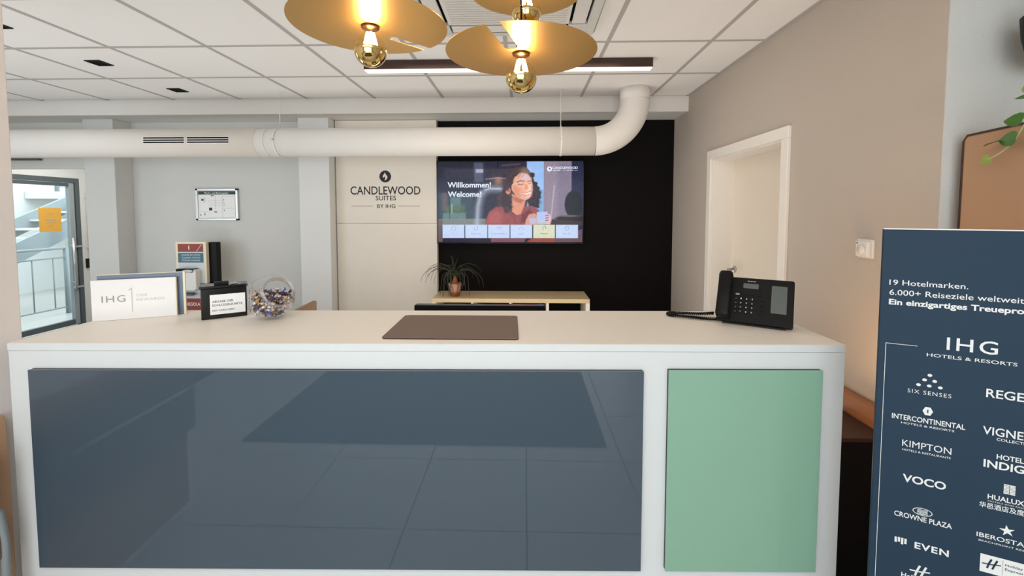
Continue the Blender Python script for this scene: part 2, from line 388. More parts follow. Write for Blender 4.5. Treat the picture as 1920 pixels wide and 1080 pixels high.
# left bay: outer wall with glass door, far wall, lintel
GD0, GD1, GZ = 4.80, 5.83, 2.0
w = MB(); w.box(-6.22, -6.1, 1.2, GD0, 0, 2.62); w.box(-6.22, -6.1, GD1, 6.2, 0, 2.62); w.box(-6.22, -6.1, GD0, GD1, GZ, 2.62)
struct(w.build('wall_bay_left', M['wallcool']), 'white wall around the glass door at far left')
wf = struct(box(-6.22, -4.3, 6.2, 6.3, 0, 2.456).build('wall_far', M['wallcool']), 'pale grey wall right of the glass door')
struct(box(-6.1, -4.335, 4.38, 4.43, 1.99, 2.456).build('trim_5', M['wallcool']), 'white lintel above the glass door')
struct(box(-4.335, -4.3, 4.43, 6.2, 0, 2.456).build('wall_bay_right', M['wallcool']))
box(-5.75, -4.62, 4.355, 4.38, 2.105, 2.118).build('lintel_rail', M['mgrey'], bpy.data.objects['trim_5'])
box(-5.75, -4.95, 4.345, 4.38, 2.075, 2.088).build('lintel_rail', M['dgrey'], bpy.data.objects['trim_5'])

# ------------------------------------------------------------------ glass door and stair hall behind
d2 = struct(empty('door_2', (-6.14, 5.3, 0)), 'dark grey framed glass door at far left')
for a in ((GD0, GD0 + .06, .0, GZ), (GD1 - .055, GD1, .0, GZ)):
    box(-6.17, -6.09, *a).build('door_frame', M['dgrey'], d2, .003)
box(-6.17, -6.09, GD0 + .06, GD1 - .055, GZ - .06, GZ).build('door_frame', M['dgrey'], d2, .003)
for a in ((GD0 + .065, GD0 + .13, .02, GZ - .065), (GD1 - .125, GD1 - .06, .02, GZ - .065)):
    box(-6.155, -6.105, *a).build('stile', M['mgrey'], d2, .003)
box(-6.155, -6.105, GD0 + .13, GD1 - .125, .02, .09).build('bottom_rail', M['dgrey'], d2, .003)
box(-6.155, -6.105, GD0 + .13, GD1 - .125, GZ - .11, GZ - .065).build('top_rail', M['dgrey'], d2, .003)
box(-6.133, -6.127, GD0 + .13, GD1 - .125, .09, GZ - .11).build('glass_pane', M['glass'], d2)
MB().tube([(-6.06, 5.69, .5), (-6.06, 5.69, 1.2)], .013, 10).tube([(-6.106, 5.69, .6), (-6.06, 5.69, .6)], .008, 8).tube([(-6.106, 5.69, 1.1), (-6.06, 5.69, 1.1)], .008, 8).build('pull_handle', M['steel'], d2)
for z in (.53, 1.08): box(-6.1, -6.075, 5.70, 5.82, z - .012, z + .012).build('hinge', M['steel'], d2)
nt_ = thing('paper_notice', (-6.104, 5.45, 1.3), 'orange paper notice taped on the glass door', 'notice')
NM = frame_mx((-6.099, 5.32, 1.30), (0, 1, 0), (0, 0, 1))
MB().box(-6.1035, -6.0995, 5.32, 5.585, 1.295, 1.60).build('sheet', M['orange'], nt_)
k = MB()
for y, a, b_ in ((.215, .09, .17), (.135, .08, .19), (.10, .09, .18), (.065, .10, .165)):
    x = a
    while x < b_: rect(k, x, x + .012, y, y + .012, NM); x += .018
k.build('lettering', M['print_g'], nt_)
tag(box(-6.1, -6.075, 5.872, 5.925, .77, .90).build('card_reader', M['bplast'], bevel=.003), 'small black card reader on the wall right of the glass door', 'card reader')
tag(MB().tube([(-6.06, 5.905, .97), (-6.06, 5.905, 1.85)], .016, 10).tube([(-6.1, 5.905, 1.05), (-6.06, 5.905, 1.05)], .01, 8).tube([(-6.1, 5.905, 1.75), (-6.06, 5.905, 1.75)], .01, 8).build('wall_rail', M['plast']), 'vertical white rail on the wall right of the glass door', 'rail')
# stair hall shell
struct(box(-9.6, -9.5, 3.2, 9.6, 0, 4.2).build('wall_stair_left', M['wall']))
struct(box(-9.6, -4.3, 9.5, 9.6, 0, 4.2).build('wall_stair_far', M['wall']))
struct(box(-9.6, -6.22, 3.1, 3.2, 0, 4.2).build('wall_stair_near', M['wall']))
# railing along the landing
def railing(x, y0, y1, z0, z1, label):
    r = thing('stair_railing', (x, (y0 + y1) / 2, z0), label, 'railing', )
    for z in (z1, z1 - .14, z0 + .1): MB().tube([(x, y0, z), (x, y1, z)], .02 if z > z1 - .1 else .012, 8).build('rail', M['mgrey'], r)
    for i in range(int((y1 - y0) / .28) + 1):
        y = y0 + .14 + i * .28
        if y < y1: MB().tube([(x, y, z0 + .1), (x, y, z1 - .14)], .009, 6).build('baluster', M['mgrey'], r)
    for y in (y0, y1): MB().tube([(x, y, z0), (x, y, z1)], .035, 8).build('post', M['mgrey'], r)
    return r
railing(-7.0, 5.0, 6.45, 0.0, 1.0, 'grey steel railing low behind the glass door')
railing(-8.9, 8.1, 9.4, 1.93, 2.85, 'grey steel railing on the upper landing behind the glass door')
st = thing('staircase', (-8.0, 6.5, 0), 'grey steel stair flight rising behind the glass door', 'staircase')
for x in (-8.35, -7.45):
    MB().prism([(5.2, .35), (5.2, .65), (8.0, 1.95), (8.0, 1.65)], x, x + .04, frame_mx((0, 0, 0), (0, 1, 0), (0, 0, 1))).build('stringer', M['mgrey'], st)
for i in range(9):
    y = 5.3 + i * .3; z = .55 + i * .14
    box(-8.31, -7.45, y, y + .27, z, z + .03).build('step', M['wallcool'], st)
tag(MB().box(-9.49, -6.5, 8.05, 9.49, 1.80, 1.93).box(-6.65, -6.5, 8.05, 8.2, 0, 1.80).build('stair_landing', M['wallcool']), 'pale concrete upper landing behind the glass door', 'landing')
tag(MB().tube([(-7.22, 5.75, 0), (-7.22, 5.75, 2.2)], .045, 12).tube([(-7.22, 6.75, 0), (-7.22, 6.75, 2.2)], .045, 12).tube([(-7.22, 5.75, 2.2), (-7.22, 6.75, 2.2)], .04, 10).build('steel_support_frame', M['mgrey']), 'grey round steel support frame behind the glass door', 'support frame')
tag(box(-9.498, -9.46, 7.0, 7.6, 1.4, 2.2).build('notice_board', M['dgrey']), 'dark grey board on the stair hall wall beside the orange notice', 'board')

# ------------------------------------------------------------------ reception desk
DX0, DX1, DF, DB, DT = -1.697, 1.039, 1.395, 1.875, 1.12
dk = thing('reception_desk', (-.358, 1.395, 0), 'long white reception desk with blue and mint glass front panels', 'desk')
box(DX0, DX1, DF + .0, DB, DT - .024, DT).build('desk_top', M['lam_warmlit'], dk, .001)
box(DX0, DX1, DF - .002, DF - .0002, DT - .024, DT - .0006).build('edge_band', M['lam'], dk)  # front strip in plain laminate, without the painted warm light
b = MB(); b.box(DX0 + .001, DX1 - .001, DF, DF + .03, 0, DT - .0255); b.box(DX0 + .001, DX0 + .03, DF + .03, DB - .01, 0, DT - .0255); b.box(DX1 - .03, DX1 - .001, DF + .03, DB - .01, 0, DT - .0255)
b.build('desk_body', M['lam'], dk)
box(DX0 + .03, DX1 - .03, DF + .06, DB - .05, .7, .72).build('inner_shelf', M['lam'], dk)
for nm, x0, x1, z0, z1, mm, lab in (('front_panel', -1.615, .3835, .366, 1.037, 'blue', 'slate blue glass panel'), ('front_panel', .464, .957, .366, 1.0405, 'green', 'mint green glass panel')):
    o = box(x0, x1, DF - .019, DF - .013, z0, z1).build(nm, M[mm], dk, .0008); o['label'] = lab
    box(x0 + .001, x1 - .001, DF - .0128, DF + .0005, z0 + .001, z1 - .001).build('panel_spacer', M['spacer'], dk)
dk.rotation_euler.z = R(1.26)
mt = tag(MB().prism(rrect(-1.91, .54, -2.2, -.04, .01), 0.0003, .009, ROT).build('entrance_mat', M['matt']), 'dark grey entrance mat on the floor in front of the desk', 'mat')
# staff worktop behind
wt = thing('staff_worktop', (-.3, 2.2, 0), 'white staff worktop hidden behind the reception desk', 'worktop')
box(-1.25, 1.0, 1.92, 2.55, .73, .755).build('worktop_board', M['lam'], wt)
for x in (-1.22, .96):
    for y in (1.95, 2.5): box(x - .02, x + .02, y - .02, y + .02, 0, .73).build('leg', M['alu'], wt)
mo = thing('computer_monitor', (-.215, 2.08, .755), 'black monitor seen edge on behind the desk under the television', 'monitor')
MB().prism(rrect(-.53, .10, .83, 1.107, .012), 0, .03, frame_mx((0, 2.09, 0), (1, 0, 0), (0, 0, 1))).build('monitor_housing', M['bgloss'], mo, .004)
box(-.49, .06, 2.09, 2.115, .87, 1.06).build('rear_bulge', M['bplast'], mo, .006)
box(-.25, -.18, 2.115, 2.13, .765, 1.0).build('monitor_neck', M['bplast'], mo)
MB().prism(rrect(-.34, -.09, 2.0, 2.2, .02), .755, .766).build('monitor_foot', M['bplast'], mo)
tag(MB().prism([(2.05, .0), (2.05, .985), (2.1, .99), (2.62, 1.005), (2.62, 0)], -1.30, -1.275, frame_mx((0, 0, 0), (0, 1, 0), (0, 0, 1))).build('side_screen', M['tan'], bevel=.002), 'tan brown side screen whose corner shows behind the candy jar', 'partition')

# ------------------------------------------------------------------ items on the desk
dm = thing('desk_mat', (-.257, 1.6, DT), 'brown leather desk mat lying on the white desk top', 'desk mat')
MB().prism([(-.478, 1.447), (-.028, 1.447), (-.02, 1.455), (-.03, 1.765), (-.04, 1.773), (-.472, 1.773), (-.492, 1.765), (-.487, 1.46)], DT + .0003, DT + .0045).build('mat_sheet', M['felt'], dm, .0012)
MB().prism([(-.478, 1.444), (-.028, 1.444), (-.022, 1.452), (-.486, 1.456)], DT + .0002, DT + .002).build('mat_edge', M['bplast'], dm)

# acrylic loyalty sign: stacked slabs
u = Vector((math.cos(R(24)), math.sin(R(24)), 0)); v = Vector((-u.y, u.x, 0)); zz = Vector((0, 0, 1))
P0 = Vector((-1.690, 1.640, DT))
SM = Matrix((u, v, zz)).transposed().to_4x4(); SM.translation = P0
sg = thing('acrylic_sign', P0 + u * .14 + v * .02, 'white acrylic loyalty sign block standing at the left end of the desk', 'sign')
MB().box(0, .272, 0, .014, 0.0005, .161, SM).build('front_block', M['paper'], sg, .0015)
MB().box(.268, .274, .0005, .0145, .0006, .160, SM).build('cream_edge', M['cream'], sg)
o = MB().box(.012, .292, .022, .030, 0.0005, .178, SM).build('rear_block', M['bluegrey'], sg); o['label'] = 'blue grey rear block'
MB().box(.292, .300, .021, .031, 0.0005, .180, SM).box(.012, .292, .021, .031, .1782, .1802, SM).build('rear_edge', M['cream'], sg)
FM = frame_mx(P0 - v * .0006, u, zz)
k = MB(); lettering(k, 'IHG', FM, .032, .072, .075, .026, 0.0, 1.15)
k.build('lettering', M['print_g'], sg)
lp(sg, M['print_lg'], 'ONE', FM, .142, .090, .035, .010); lp(sg, M['print_lg'], 'REWARDS', FM, .142, .072, .092, .010)
k = MB(); flat(k, [(.126, .03), (.129, .03), (.129, .128), (.126, .126), (.118, .118), (.118, .114), (.126, .120)], FM)
k.build('numeral_one', M['print_lg'], sg)

# black key card drop box
u = Vector((math.cos(R(35)), math.sin(R(35)), 0)); v = Vector((-u.y, u.x, 0)); P0 = Vector((-1.278, 1.672, DT))
SM = Matrix((u, v, zz)).transposed().to_4x4(); SM.translation = P0; FM = frame_mx(P0 - v * .0008, u, zz)
kb = thing('key_drop_box', P0 + u * .075 + v * .035, 'glossy black key card drop box with white label beside the candy jar', 'box')
MB().box(0, .156, 0, .078, .0005, .124, SM).build('box_body', M['bgloss'], kb, .003)
MB().box(-.004, .160, -.004, .082, .124, .134, SM).build('lid', M['bgloss'], kb, .002)
MB().box(.045, .095, .012, .042, .134, .146, SM).build('latch', M['bplast'], kb, .002)
MB().box(.10, .125, .015, .04, .134, .139, SM).build('lock', M['steel'], kb, .002)
MB().box(.03, .15, -.0006, 0, .018, .098, SM).build('label_card', M['paper'], kb)
lp(kb, M['print_k'], 'ABGABE DER', FM, .037, .066, .072, .0085, .012); lp(kb, M['print_k'], 'SCHLÜSSELKARTE', FM, .037, .051, .103, .0085, .012)
lp(kb, M['print_k'], 'KEY CARD HERE', FM, .037, .031, .075, .0065, .008)

# candy jar: clear fish-bowl jar with a flat side and a tilted mouth
JC = Vector((-1.018, 1.712, DT + .0875)); JR = .0885
mdir = Vector((.70, -.58, .38)).normalized()            # mouth direction
fdir = Vector((-.90, -.42, .02)).normalized()           # flat side direction
xa = mdir.cross(Vector((0, 0, 1))).normalized(); ya = mdir.cross(xa).normalized()
JM = Matrix((xa, ya, mdir)).transposed().to_4x4(); JM.translation = JC
jar = thing('candy_jar', (JC.x, JC.y, DT), 'clear round candy jar full of wrapped sweets on the desk', 'jar')
def flatten(mb):
    out = []
    for p in mb.v:
        q = Vector(p) - JC; dd = q.dot(fdir)
        if dd > .070: q -= fdir * (dd - .070)
        if q.z < -.086: q.z = -.086
        out.append(tuple(JC + q))
    mb.v = out; return mb
prof = [(JR * math.sin(R(a)), JR * math.cos(R(a))) for a in range(180, 38, -6)]
flatten(MB().lathe(prof, JM, 48)).build('jar_body', M['jarg'], jar)
zc = JR * math.cos(R(40)); rc = JR * math.sin(R(40))
MB().lathe([(rc, zc - .004), (rc + .001, zc + .010), (rc - .001, zc + .018), (rc - .006, zc + .018), (rc - .006, zc - .002)], JM, 48).build('jar_mouth', M['jarrim'], jar)
MB().tube([JM @ Vector(((rc + .001) * math.cos(t), (rc + .001) * math.sin(t), zc + .016)) for t in [2 * PI * i / 48 for i in range(48)]], .0035, 8, closed=True).build('mouth_rim', M['jarrim'], jar)
# rim of the flat side
fx = fdir.cross(Vector((0, 0, 1))).normalized(); fy = fdir.cross(fx).normalized(); fr = math.sqrt(JR ** 2 - .070 ** 2)
MB().tube([JC + fdir * .0705 + (fx * math.cos(t) + fy * math.sin(t)) * fr for t in [2 * PI * i / 40 for i in range(40)]], .0022, 6, closed=True).build('flat_side_rim', M['jarrim'], jar)
def candy_mesh(m):
    b = MB(); pr = [(.0015, -.0085), (.0042, -.0065), (.0056, -.001), (.0056, .001), (.0042, .0065), (.0015, .0085)]
    n = 8
    for s_ in (-1, 1):
        b.add([(s_ * .0080, 0, 0), (s_ * .0165, .0085, .003), (s_ * .0180, .003, -.002), (s_ * .0180, -.003, .002), (s_ * .0165, -.0085, -.003)], [(0, 1, 2), (0, 2, 3), (0, 3, 4)])
    b.lathe([(.0001, -.009)] + [(r * 1.15, z) for r, z in pr] + [(.0001, .009)], Matrix.Rotation(PI / 2, 4, 'Y'), n)
    return b.mesh('wrapped_candy', m, (0, 0, 0))
kinds = [('csil', 'silver white wrapped sweet inside the clear candy jar'), ('cblue', 'bright blue wrapped sweet inside the clear candy jar'), ('cnavy', 'dark navy wrapped sweet inside the clear candy jar'),
         ('cgold', 'pale gold wrapped sweet inside the clear candy jar'), ('cbrown', 'brown wrapped sweet inside the clear candy jar')]
cms = [candy_mesh(M[a]) for a, _ in kinds]
placed = []
tries = 0
rc_ = random.Random(3)
while len(placed) < 190 and tries < 60000:
    tries += 1
    q = Vector((rc_.uniform(-.08, .08), rc_.uniform(-.08, .08), rc_.uniform(-.080, .028)))
    if q.length > .0745 or q.dot(fdir) > .060: continue
    if q.z > .006 + .30 * abs(q.x - .01) + .15 * q.y: continue
    if all((q - p).length > .0150 for p in placed): placed.append(q)
placed.sort(key=lambda q: q.z)
for q in placed:
    i = rc_.choices(range(5), [48, 13, 15, 13, 11])[0]
    o = bpy.data.objects.new('wrapped_candy', cms[i]); COL.objects.link(o); o.location = JC + q
    o.rotation_euler = (rc_.uniform(0, 6), rc_.uniform(-.6, .6), rc_.uniform(0, 6))
    tag(o, kinds[i][1], 'candy', kinds[i][1].split(' wrapped')[0] + ' sweets in the candy jar')

# telephone
u = Vector((.848, -.530, 0)); v = Vector((.530, .848, 0)); P0 = Vector((.742, 1.700, DT))
tilt = R(60); bd = (v * math.cos(tilt) + zz * math.sin(tilt)); nd = u.cross(bd)     # nd points to the back of the face
PM = Matrix((u, v, zz)).transposed().to_4x4(); PM.translation = P0
Lf = .182; Wf = .252
F0 = P0 + zz * .014
TM = frame_mx(F0, u, bd)        # z of TM = u x bd : towards the viewer (negative depth)
fs_ = 1 if (u.cross(bd)).dot(Vector((0, -1, 0))) > 0 else -1
ph = thing('desk_telephone', P0 + u * .11 + v * .06, 'black office telephone with display and corded handset on the desk', 'telephone')
MB().prism(rrect(0, Wf, 0, Lf, .008), -.022 * fs_, 0, TM).build('phone_body', M['bplast'], ph, .002)
MB().prism([(.012, 0.0005), (.125, .0005), (.105, .12), (.088, .13), (.02, .02)], .02, .23, frame_mx(P0, v, zz)).build('phone_foot', M['bplast'], ph)
f = .0008 * fs_
k = MB(); k.prism(rrect(.180, .230, .048, .156, .002), 0, .0012 * fs_, TM); k.build('side_display', M['lcd'], ph)
k = MB(); k.prism(rrect(.084, .136, .138, .158, .002), 0, .0012 * fs_, TM); k.build('main_display', M['lcd'], ph)
k = MB(); lettering(k, 'Panasonic', TM, .098, .166, .028, .0038, .01)
k.v = [tuple(Vector(p) + (TM.to_3x3() @ Vector((0, 0, f * 1.2)))) for p in k.v]; k.build('lettering', M['print_w'], ph)
for r_ in range(4):
    for c_ in range(5):
        if c_ == 4: x0, wd = .143, .013
        elif c_ == 0: x0, wd = .058, .011
        else: x0, wd = .074 + (c_ - 1) * .019, .013
        y0 = .036 + r_ * .0175
        kk = MB().prism(rrect(x0, x0 + wd, y0, y0 + .010, .003), 0, .003 * fs_, TM).build('key', M['bgloss'], ph)
        if c_ < 4:
            q = MB(); ch = [['*', '0', '#'], ['7', '8', '9'], ['4', '5', '6'], ['1', '2', '3']][r_][c_ - 1] if c_ else '-'
            lettering(q, ch, TM, x0 + wd / 2 - .002, y0 + .0025, .0036, .0052, .01)
            q.v = [tuple(Vector(p) + (TM.to_3x3() @ Vector((0, 0, .0034 * fs_)))) for p in q.v]; q.build('key_print', M['print_w'], kk)
for i, x0 in enumerate((.060, .084, .106, .134)):
    MB().prism(rrect(x0, x0 + .014, .108, .114, .002), 0, .003 * fs_, TM).build('key', M['print_g'] if i == 0 else M['bgloss'], ph)
# handset: bowed bar with two thick ends
hs = []
for i in range(15):
    t = i / 14; y = .005 + t * .185
    bow = .022 + .016 * math.sin(PI * t)
    hw = .0235 + .003 * (abs(t - .5) * 2) ** 2; th = .011 + .012 * (abs(t - .5) * 2) ** 3
    if i in (0, 14): hw *= .82; th *= .8
    ring = []
    for a in range(16):
        an = 2 * PI * a / 16; cx = math.copysign(abs(math.cos(an)) ** .55, math.cos(an)); sz = math.copysign(abs(math.sin(an)) ** .6, math.sin(an))
        ring.append(TM @ Vector((.024 + hw * cx, y, (bow + th * sz) * fs_)))
    hs.append(ring)
k = MB(); k.add([p for r_ in hs for p in r_], [(i * 16 + a, i * 16 + (a + 1) % 16, (i + 1) * 16 + (a + 1) % 16, (i + 1) * 16 + a) for i in range(14) for a in range(16)] + [tuple(range(15, -1, -1)), tuple(14 * 16 + a for a in range(16))], True)
k.build('handset', M['bplast'], ph)
MB().prism(rrect(.004, .046, .01, .168, .006), 0, .012 * fs_, TM).build('handset_cradle', M['bplast'], ph, .002)
# coiled cord
path = [Vector(p) for p in [(.765, 1.775, DT + .020), (.72, 1.80, DT + .011), (.66, 1.825, DT + .0085), (.612, 1.828, DT + .0085), (.592, 1.808, DT + .0085), (.606, 1.783, DT + .0085), (.66, 1.757, DT + .0085), (.71, 1.735, DT + .0085), (.765, 1.722, DT + .0085)]]
def catmull(P, n):
    out = []
    for i in range(len(P) - 1):
        p0, p1, p2, p3 = P[max(i - 1, 0)], P[i], P[i + 1], P[min(i + 2, len(P) - 1)]
        for k_ in range(n):
            t = k_ / n; out.append(.5 * ((2 * p1) + (p2 - p0) * t + (2 * p0 - 5 * p1 + 4 * p2 - p3) * t * t + (3 * p1 - p0 - 3 * p2 + p3) * t ** 3))
    out.append(P[-1]); return out
cp = catmull(path, 54); hx = []
for i, p in enumerate(cp):
    t = (cp[min(i + 1, len(cp) - 1)] - cp[max(i - 1, 0)]).normalized(); a = t.cross(zz).normalized(); b_ = a.cross(t); an = i * 2 * PI / 6
    hx.append(p + (a * math.cos(an) + b_ * math.sin(an)) * .0052)
MB().tube(hx, .0024, 6).build('coiled_cord', M['bplast'], ph)

# ------------------------------------------------------------------ television
tv = thing('television', (-.15, 4.37, 1.22), 'wall mounted television showing a welcome screen with a smiling woman', 'television')
TX0, TX1, TZ0, TZ1, TY = -.872, .578, 1.235, 2.052, 4.32
box(TX0, TX1, TY, TY + .035, TZ0, TZ1).build('tv_housing', M['bgloss'], tv, .003)
box(-.5, .2, TY + .035, YB - .013, 1.45, 1.85).build('wall_bracket', M['bplast'], tv)
# picture painted on a fine grid, in the pixels of a 1906 x 1080 sketch of the screen
NX, NY = 360, 206
PX0, PX1, PY0, PY1 = 120, 1860, 48, 1035
gx, gy = np.meshgrid(np.linspace(PX0, PX1, NX + 1), np.linspace(PY0, PY1, NY + 1))
img = np.zeros((NY + 1, NX + 1, 3)); img[:] = (40, 42, 62)
rng = np.random.RandomState(4)
def smooth_noise(nx, ny, seed):
    r0 = np.random.RandomState(seed).rand(ny + 2, nx + 2); X = (gx - PX0) / (PX1 - PX0) * nx; Y = (gy - PY0) / (PY1 - PY0) * ny
    xi = X.astype(int); yi = Y.astype(int); fx_ = X - xi; fy_ = Y - yi; fx_ = fx_ * fx_ * (3 - 2 * fx_); fy_ = fy_ * fy_ * (3 - 2 * fy_)
    return (r0[yi, xi] * (1 - fx_) + r0[yi, xi + 1] * fx_) * (1 - fy_) + (r0[yi + 1, xi] * (1 - fx_) + r0[yi + 1, xi + 1] * fx_) * fy_
def sdf(poly):
    poly = np.array(poly, float); d = np.full(gx.shape, 1e9); ins = np.zeros(gx.shape, bool); n = len(poly)
    for i in range(n):
        ax, ay = poly[i]; bx, by = poly[(i + 1) % n]; ex, ey = bx - ax, by - ay
        t = np.clip(((gx - ax) * ex + (gy - ay) * ey) / (ex * ex + ey * ey + 1e-9), 0, 1)
        d = np.minimum(d, np.hypot(gx - ax - t * ex, gy - ay - t * ey))
        c = ((ay > gy) != (by > gy)) & (gx < (bx - ax) * (gy - ay) / (by - ay + 1e-9) + ax); ins ^= c
    return np.where(ins, -d, d)
def paint(mask, col): 
    global img
    mask = np.clip(mask, 0, 1)[..., None]; img = img * (1 - mask) + np.array(col, float) * mask
def poly(pts, col, blur=8, a=1.0, wob=0, seed=1, freq=40):
    d = sdf(pts)
    if wob: d = d + (smooth_noise(freq, int(freq * .57), seed) - .5) * 2 * wob
    paint(a * np.clip(.5 - d / blur, 0, 1), col)
def ell(cx, cy, rx, ry, col, blur=8, a=1.0, rot=0):
    c, s_ = math.cos(R(rot)), math.sin(R(rot)); X = (gx - cx) * c + (gy - cy) * s_; Y = -(gx - cx) * s_ + (gy - cy) * c
    d = (np.sqrt((X / rx) ** 2 + (Y / ry) ** 2) - 1) * min(rx, ry); paint(a * np.clip(.5 - d / blur, 0, 1), col)
def line(pts, wd, col, blur=5, a=1.0):
    d = np.full(gx.shape, 1e9)
    for (ax, ay), (bx, by) in zip(pts[:-1], pts[1:]):
        ex, ey = bx - ax, by - ay; t = np.clip(((gx - ax) * ex + (gy - ay) * ey) / (ex * ex + ey * ey + 1e-9), 0, 1)
        d = np.minimum(d, np.hypot(gx - ax - t * ex, gy - ay - t * ey))
    paint(a * np.clip(.5 - (d - wd / 2) / blur, 0, 1), col)
# background
poly([(120, 40), (560, 40), (560, 280), (120, 280)], (36, 38, 52), 60)
poly([(200, 130), (900, 120), (900, 260), (200, 260)], (56, 54, 78), 60, .7)
poly([(120, 430), (560, 430), (560, 840), (120, 840)], (60, 78, 92), 60)
poly([(560, 60), (670, 60), (670, 300), (560, 300)], (92, 98, 122), 30, .8)
poly([(580, 140), (670, 140), (670, 185), (580, 185)], (176, 178, 200), 14, .9)
poly([(175, 430), (235, 430), (235, 640), (175, 640)], (128, 92, 98), 30, .7)
poly([(270, 480), (400, 480), (400, 640), (270, 640)], (100, 134, 136), 24, .8)
poly([(200, 590), (450, 570), (450, 690), (200, 690)], (88, 112, 84), 40, .8)
poly([(180, 680), (460, 675), (460, 760), (180, 760)], (110, 140, 140), 14, .8)
line([(262, 430), (262, 820)], 6, (32, 44, 56), 6)
line([(290, 570), (290, 680)], 10, (170, 186, 190), 8)
poly([(130, 750), (700, 745), (700, 830), (130, 830)], (136, 140, 132), 10, .85)
poly([(700, 40), (1190, 40), (1190, 300), (700, 300)], (42, 40, 62), 60, .8)
line([(845, 60), (845, 130)], 14, (24, 22, 36), 14)
ell(860, 280, 45, 40, (140, 76, 66), 30, .8)
# white chair back
line([(950, 382), (760, 380), (690, 405), (640, 470), (615, 600), (600, 800)], 80, (150, 158, 176), 70, .8)
line([(930, 378), (740, 378), (690, 395)], 16, (206, 206, 220), 14, .8)
line([(640, 420), (600, 600), (590, 800)], 26, (184, 192, 204), 40, .8)
line([(700, 262), (850, 245), (1000, 265)], 12, (156, 150, 166), 12, .8)
line([(900, 95), (1110, 80)], 16, (130, 110, 116), 20, .6)
# window light, curtain, chair at the right
poly([(1192, 40), (1400, 40), (1400, 820), (1192, 820)], (152, 190, 240), 12)
poly([(1300, 395), (1400, 395), (1400, 820), (1300, 820)], (120, 164, 206), 20, .8)
poly([(1396, 40), (1740, 40), (1740, 820), (1396, 820)], (146, 132, 150), 16)
poly([(1560, 60), (1720, 60), (1720, 760), (1560, 760)], (126, 116, 138), 60, .8)
line([(1520, 340), (1480, 760)], 12, (196, 190, 200), 12, .8)
poly([(1725, 40), (1860, 40), (1860, 1040), (1725, 1040)], (34, 36, 68), 16)
ell(1750, 570, 105, 165, (20, 20, 34), 14)
ell(1730, 745, 190, 40, (26, 20, 28), 12)
ell(1700, 712, 120, 12, (120, 96, 96), 10, .9)
poly([(1480, 750), (1860, 780), (1860, 830), (1480, 830)], (60, 44, 50), 16)
# hair behind
poly([(1010, 140), (1100, 100), (1190, 120), (1270, 210), (1310, 330), (1370, 430), (1350, 560), (1330, 620), (1230, 610), (1180, 520), (1260, 400), (1230, 250)], (44, 32, 42), 16, 1, 22, 3, 60)
poly([(960, 190), (1060, 105), (1160, 120), (1240, 190), (1180, 200), (1050, 210), (1020, 300), (1010, 420), (1040, 520), (1000, 640), (920, 700), (820, 640), (840, 500), (900, 400), (930, 300)], (66, 46, 56), 24, 1, 24, 5, 55)
# neck and shirt
poly([(1010, 440), (1180, 500), (1165, 600), (1140, 690), (1090, 720), (1010, 660)], (222, 150, 122), 14)
poly([(1020, 470), (1170, 510), (1120, 560), (1040, 530)], (176, 104, 84), 22, .8)
poly([(700, 760), (740, 660), (820, 600), (900, 600), (990, 660), (1060, 705), (1120, 690), (1160, 590), (1250, 590), (1340, 640), (1320, 740), (1240, 820), (690, 830)], (152, 76, 78), 12)
poly([(740, 700), (830, 640), (900, 700), (880, 800), (720, 810)], (178, 96, 94), 50, .8)
poly([(1130, 700), (1230, 620), (1270, 700), (1190, 790), (1120, 800)], (104, 46, 56), 30, .8)
line([(940, 640), (1040, 740), (1060, 800)], 10, (120, 56, 62), 12, .8)
# hair strands over the shirt
poly([(880, 460), (1010, 470), (1000, 640), (960, 690), (900, 620)], (70, 50, 58), 20, .85, 20, 9, 60)
for i in range(26):
    x0 = rng.uniform(860, 1010); y0 = rng.uniform(380, 560); pts = [(x0 + 14 * math.sin(j * 1.1 + i) + j * 2, y0 + j * 17) for j in range(9)]
    line(pts, 3, [(110, 84, 86), (40, 28, 36), (150, 120, 112)][i % 3], 4, .6)
# face
poly([(1030, 270), (1060, 215), (1130, 185), (1200, 200), (1245, 250), (1258, 320), (1262, 380), (1250, 440), (1225, 495), (1180, 520), (1110, 500), (1050, 450), (1010, 390), (1005, 320)], (232, 168, 142), 12)
poly([(1110, 190), (1190, 195), (1240, 250), (1240, 290), (1120, 280)], (214, 190, 200), 40, .8)
poly([(1200, 320), (1255, 330), (1255, 470), (1190, 500)], (246, 200, 180), 40, .8)
poly([(1020, 330), (1080, 350), (1120, 480), (1040, 450)], (212, 136, 108), 40, .7)
ell(965, 400, 32, 46, (226, 148, 122), 10, 1, -15); ell(972, 398, 16, 28, (170, 84, 72), 12, .9, -15)
line([(1075, 300), (1115, 282), (1160, 288)], 10, (92, 60, 70), 8, .9)
line([(1200, 290), (1240, 284)], 9, (104, 70, 76), 8, .8)
line([(1085, 325), (1130, 332), (1150, 322)], 8, (84, 56, 70), 7, .9)
line([(1205, 320), (1235, 315)], 7, (100, 70, 80), 7, .8)
line([(1010, 325), (1080, 318)], 5, (240, 220, 200), 5, .9); line([(1075, 320), (1085, 352), (1120, 360), (1160, 350), (1170, 322)], 5, (220, 190, 180), 5, .8)
line([(1195, 320), (1205, 342), (1240, 340), (1255, 315)], 5, (220, 190, 180), 5, .8)
poly([(1168, 330), (1195, 330), (1205, 380), (1170, 385)], (206, 112, 84), 16, .8)
ell(1100, 390, 36, 24, (238, 132, 108), 30, .6)
poly([(1135, 425), (1180, 436), (1235, 412), (1222, 442), (1185, 455), (1150, 446)], (250, 236, 236), 6)
line([(1135, 424), (1180, 434), (1236, 410)], 5, (176, 74, 76), 5); line([(1145, 446), (1185, 460), (1225, 444)], 7, (206, 96, 96), 6)
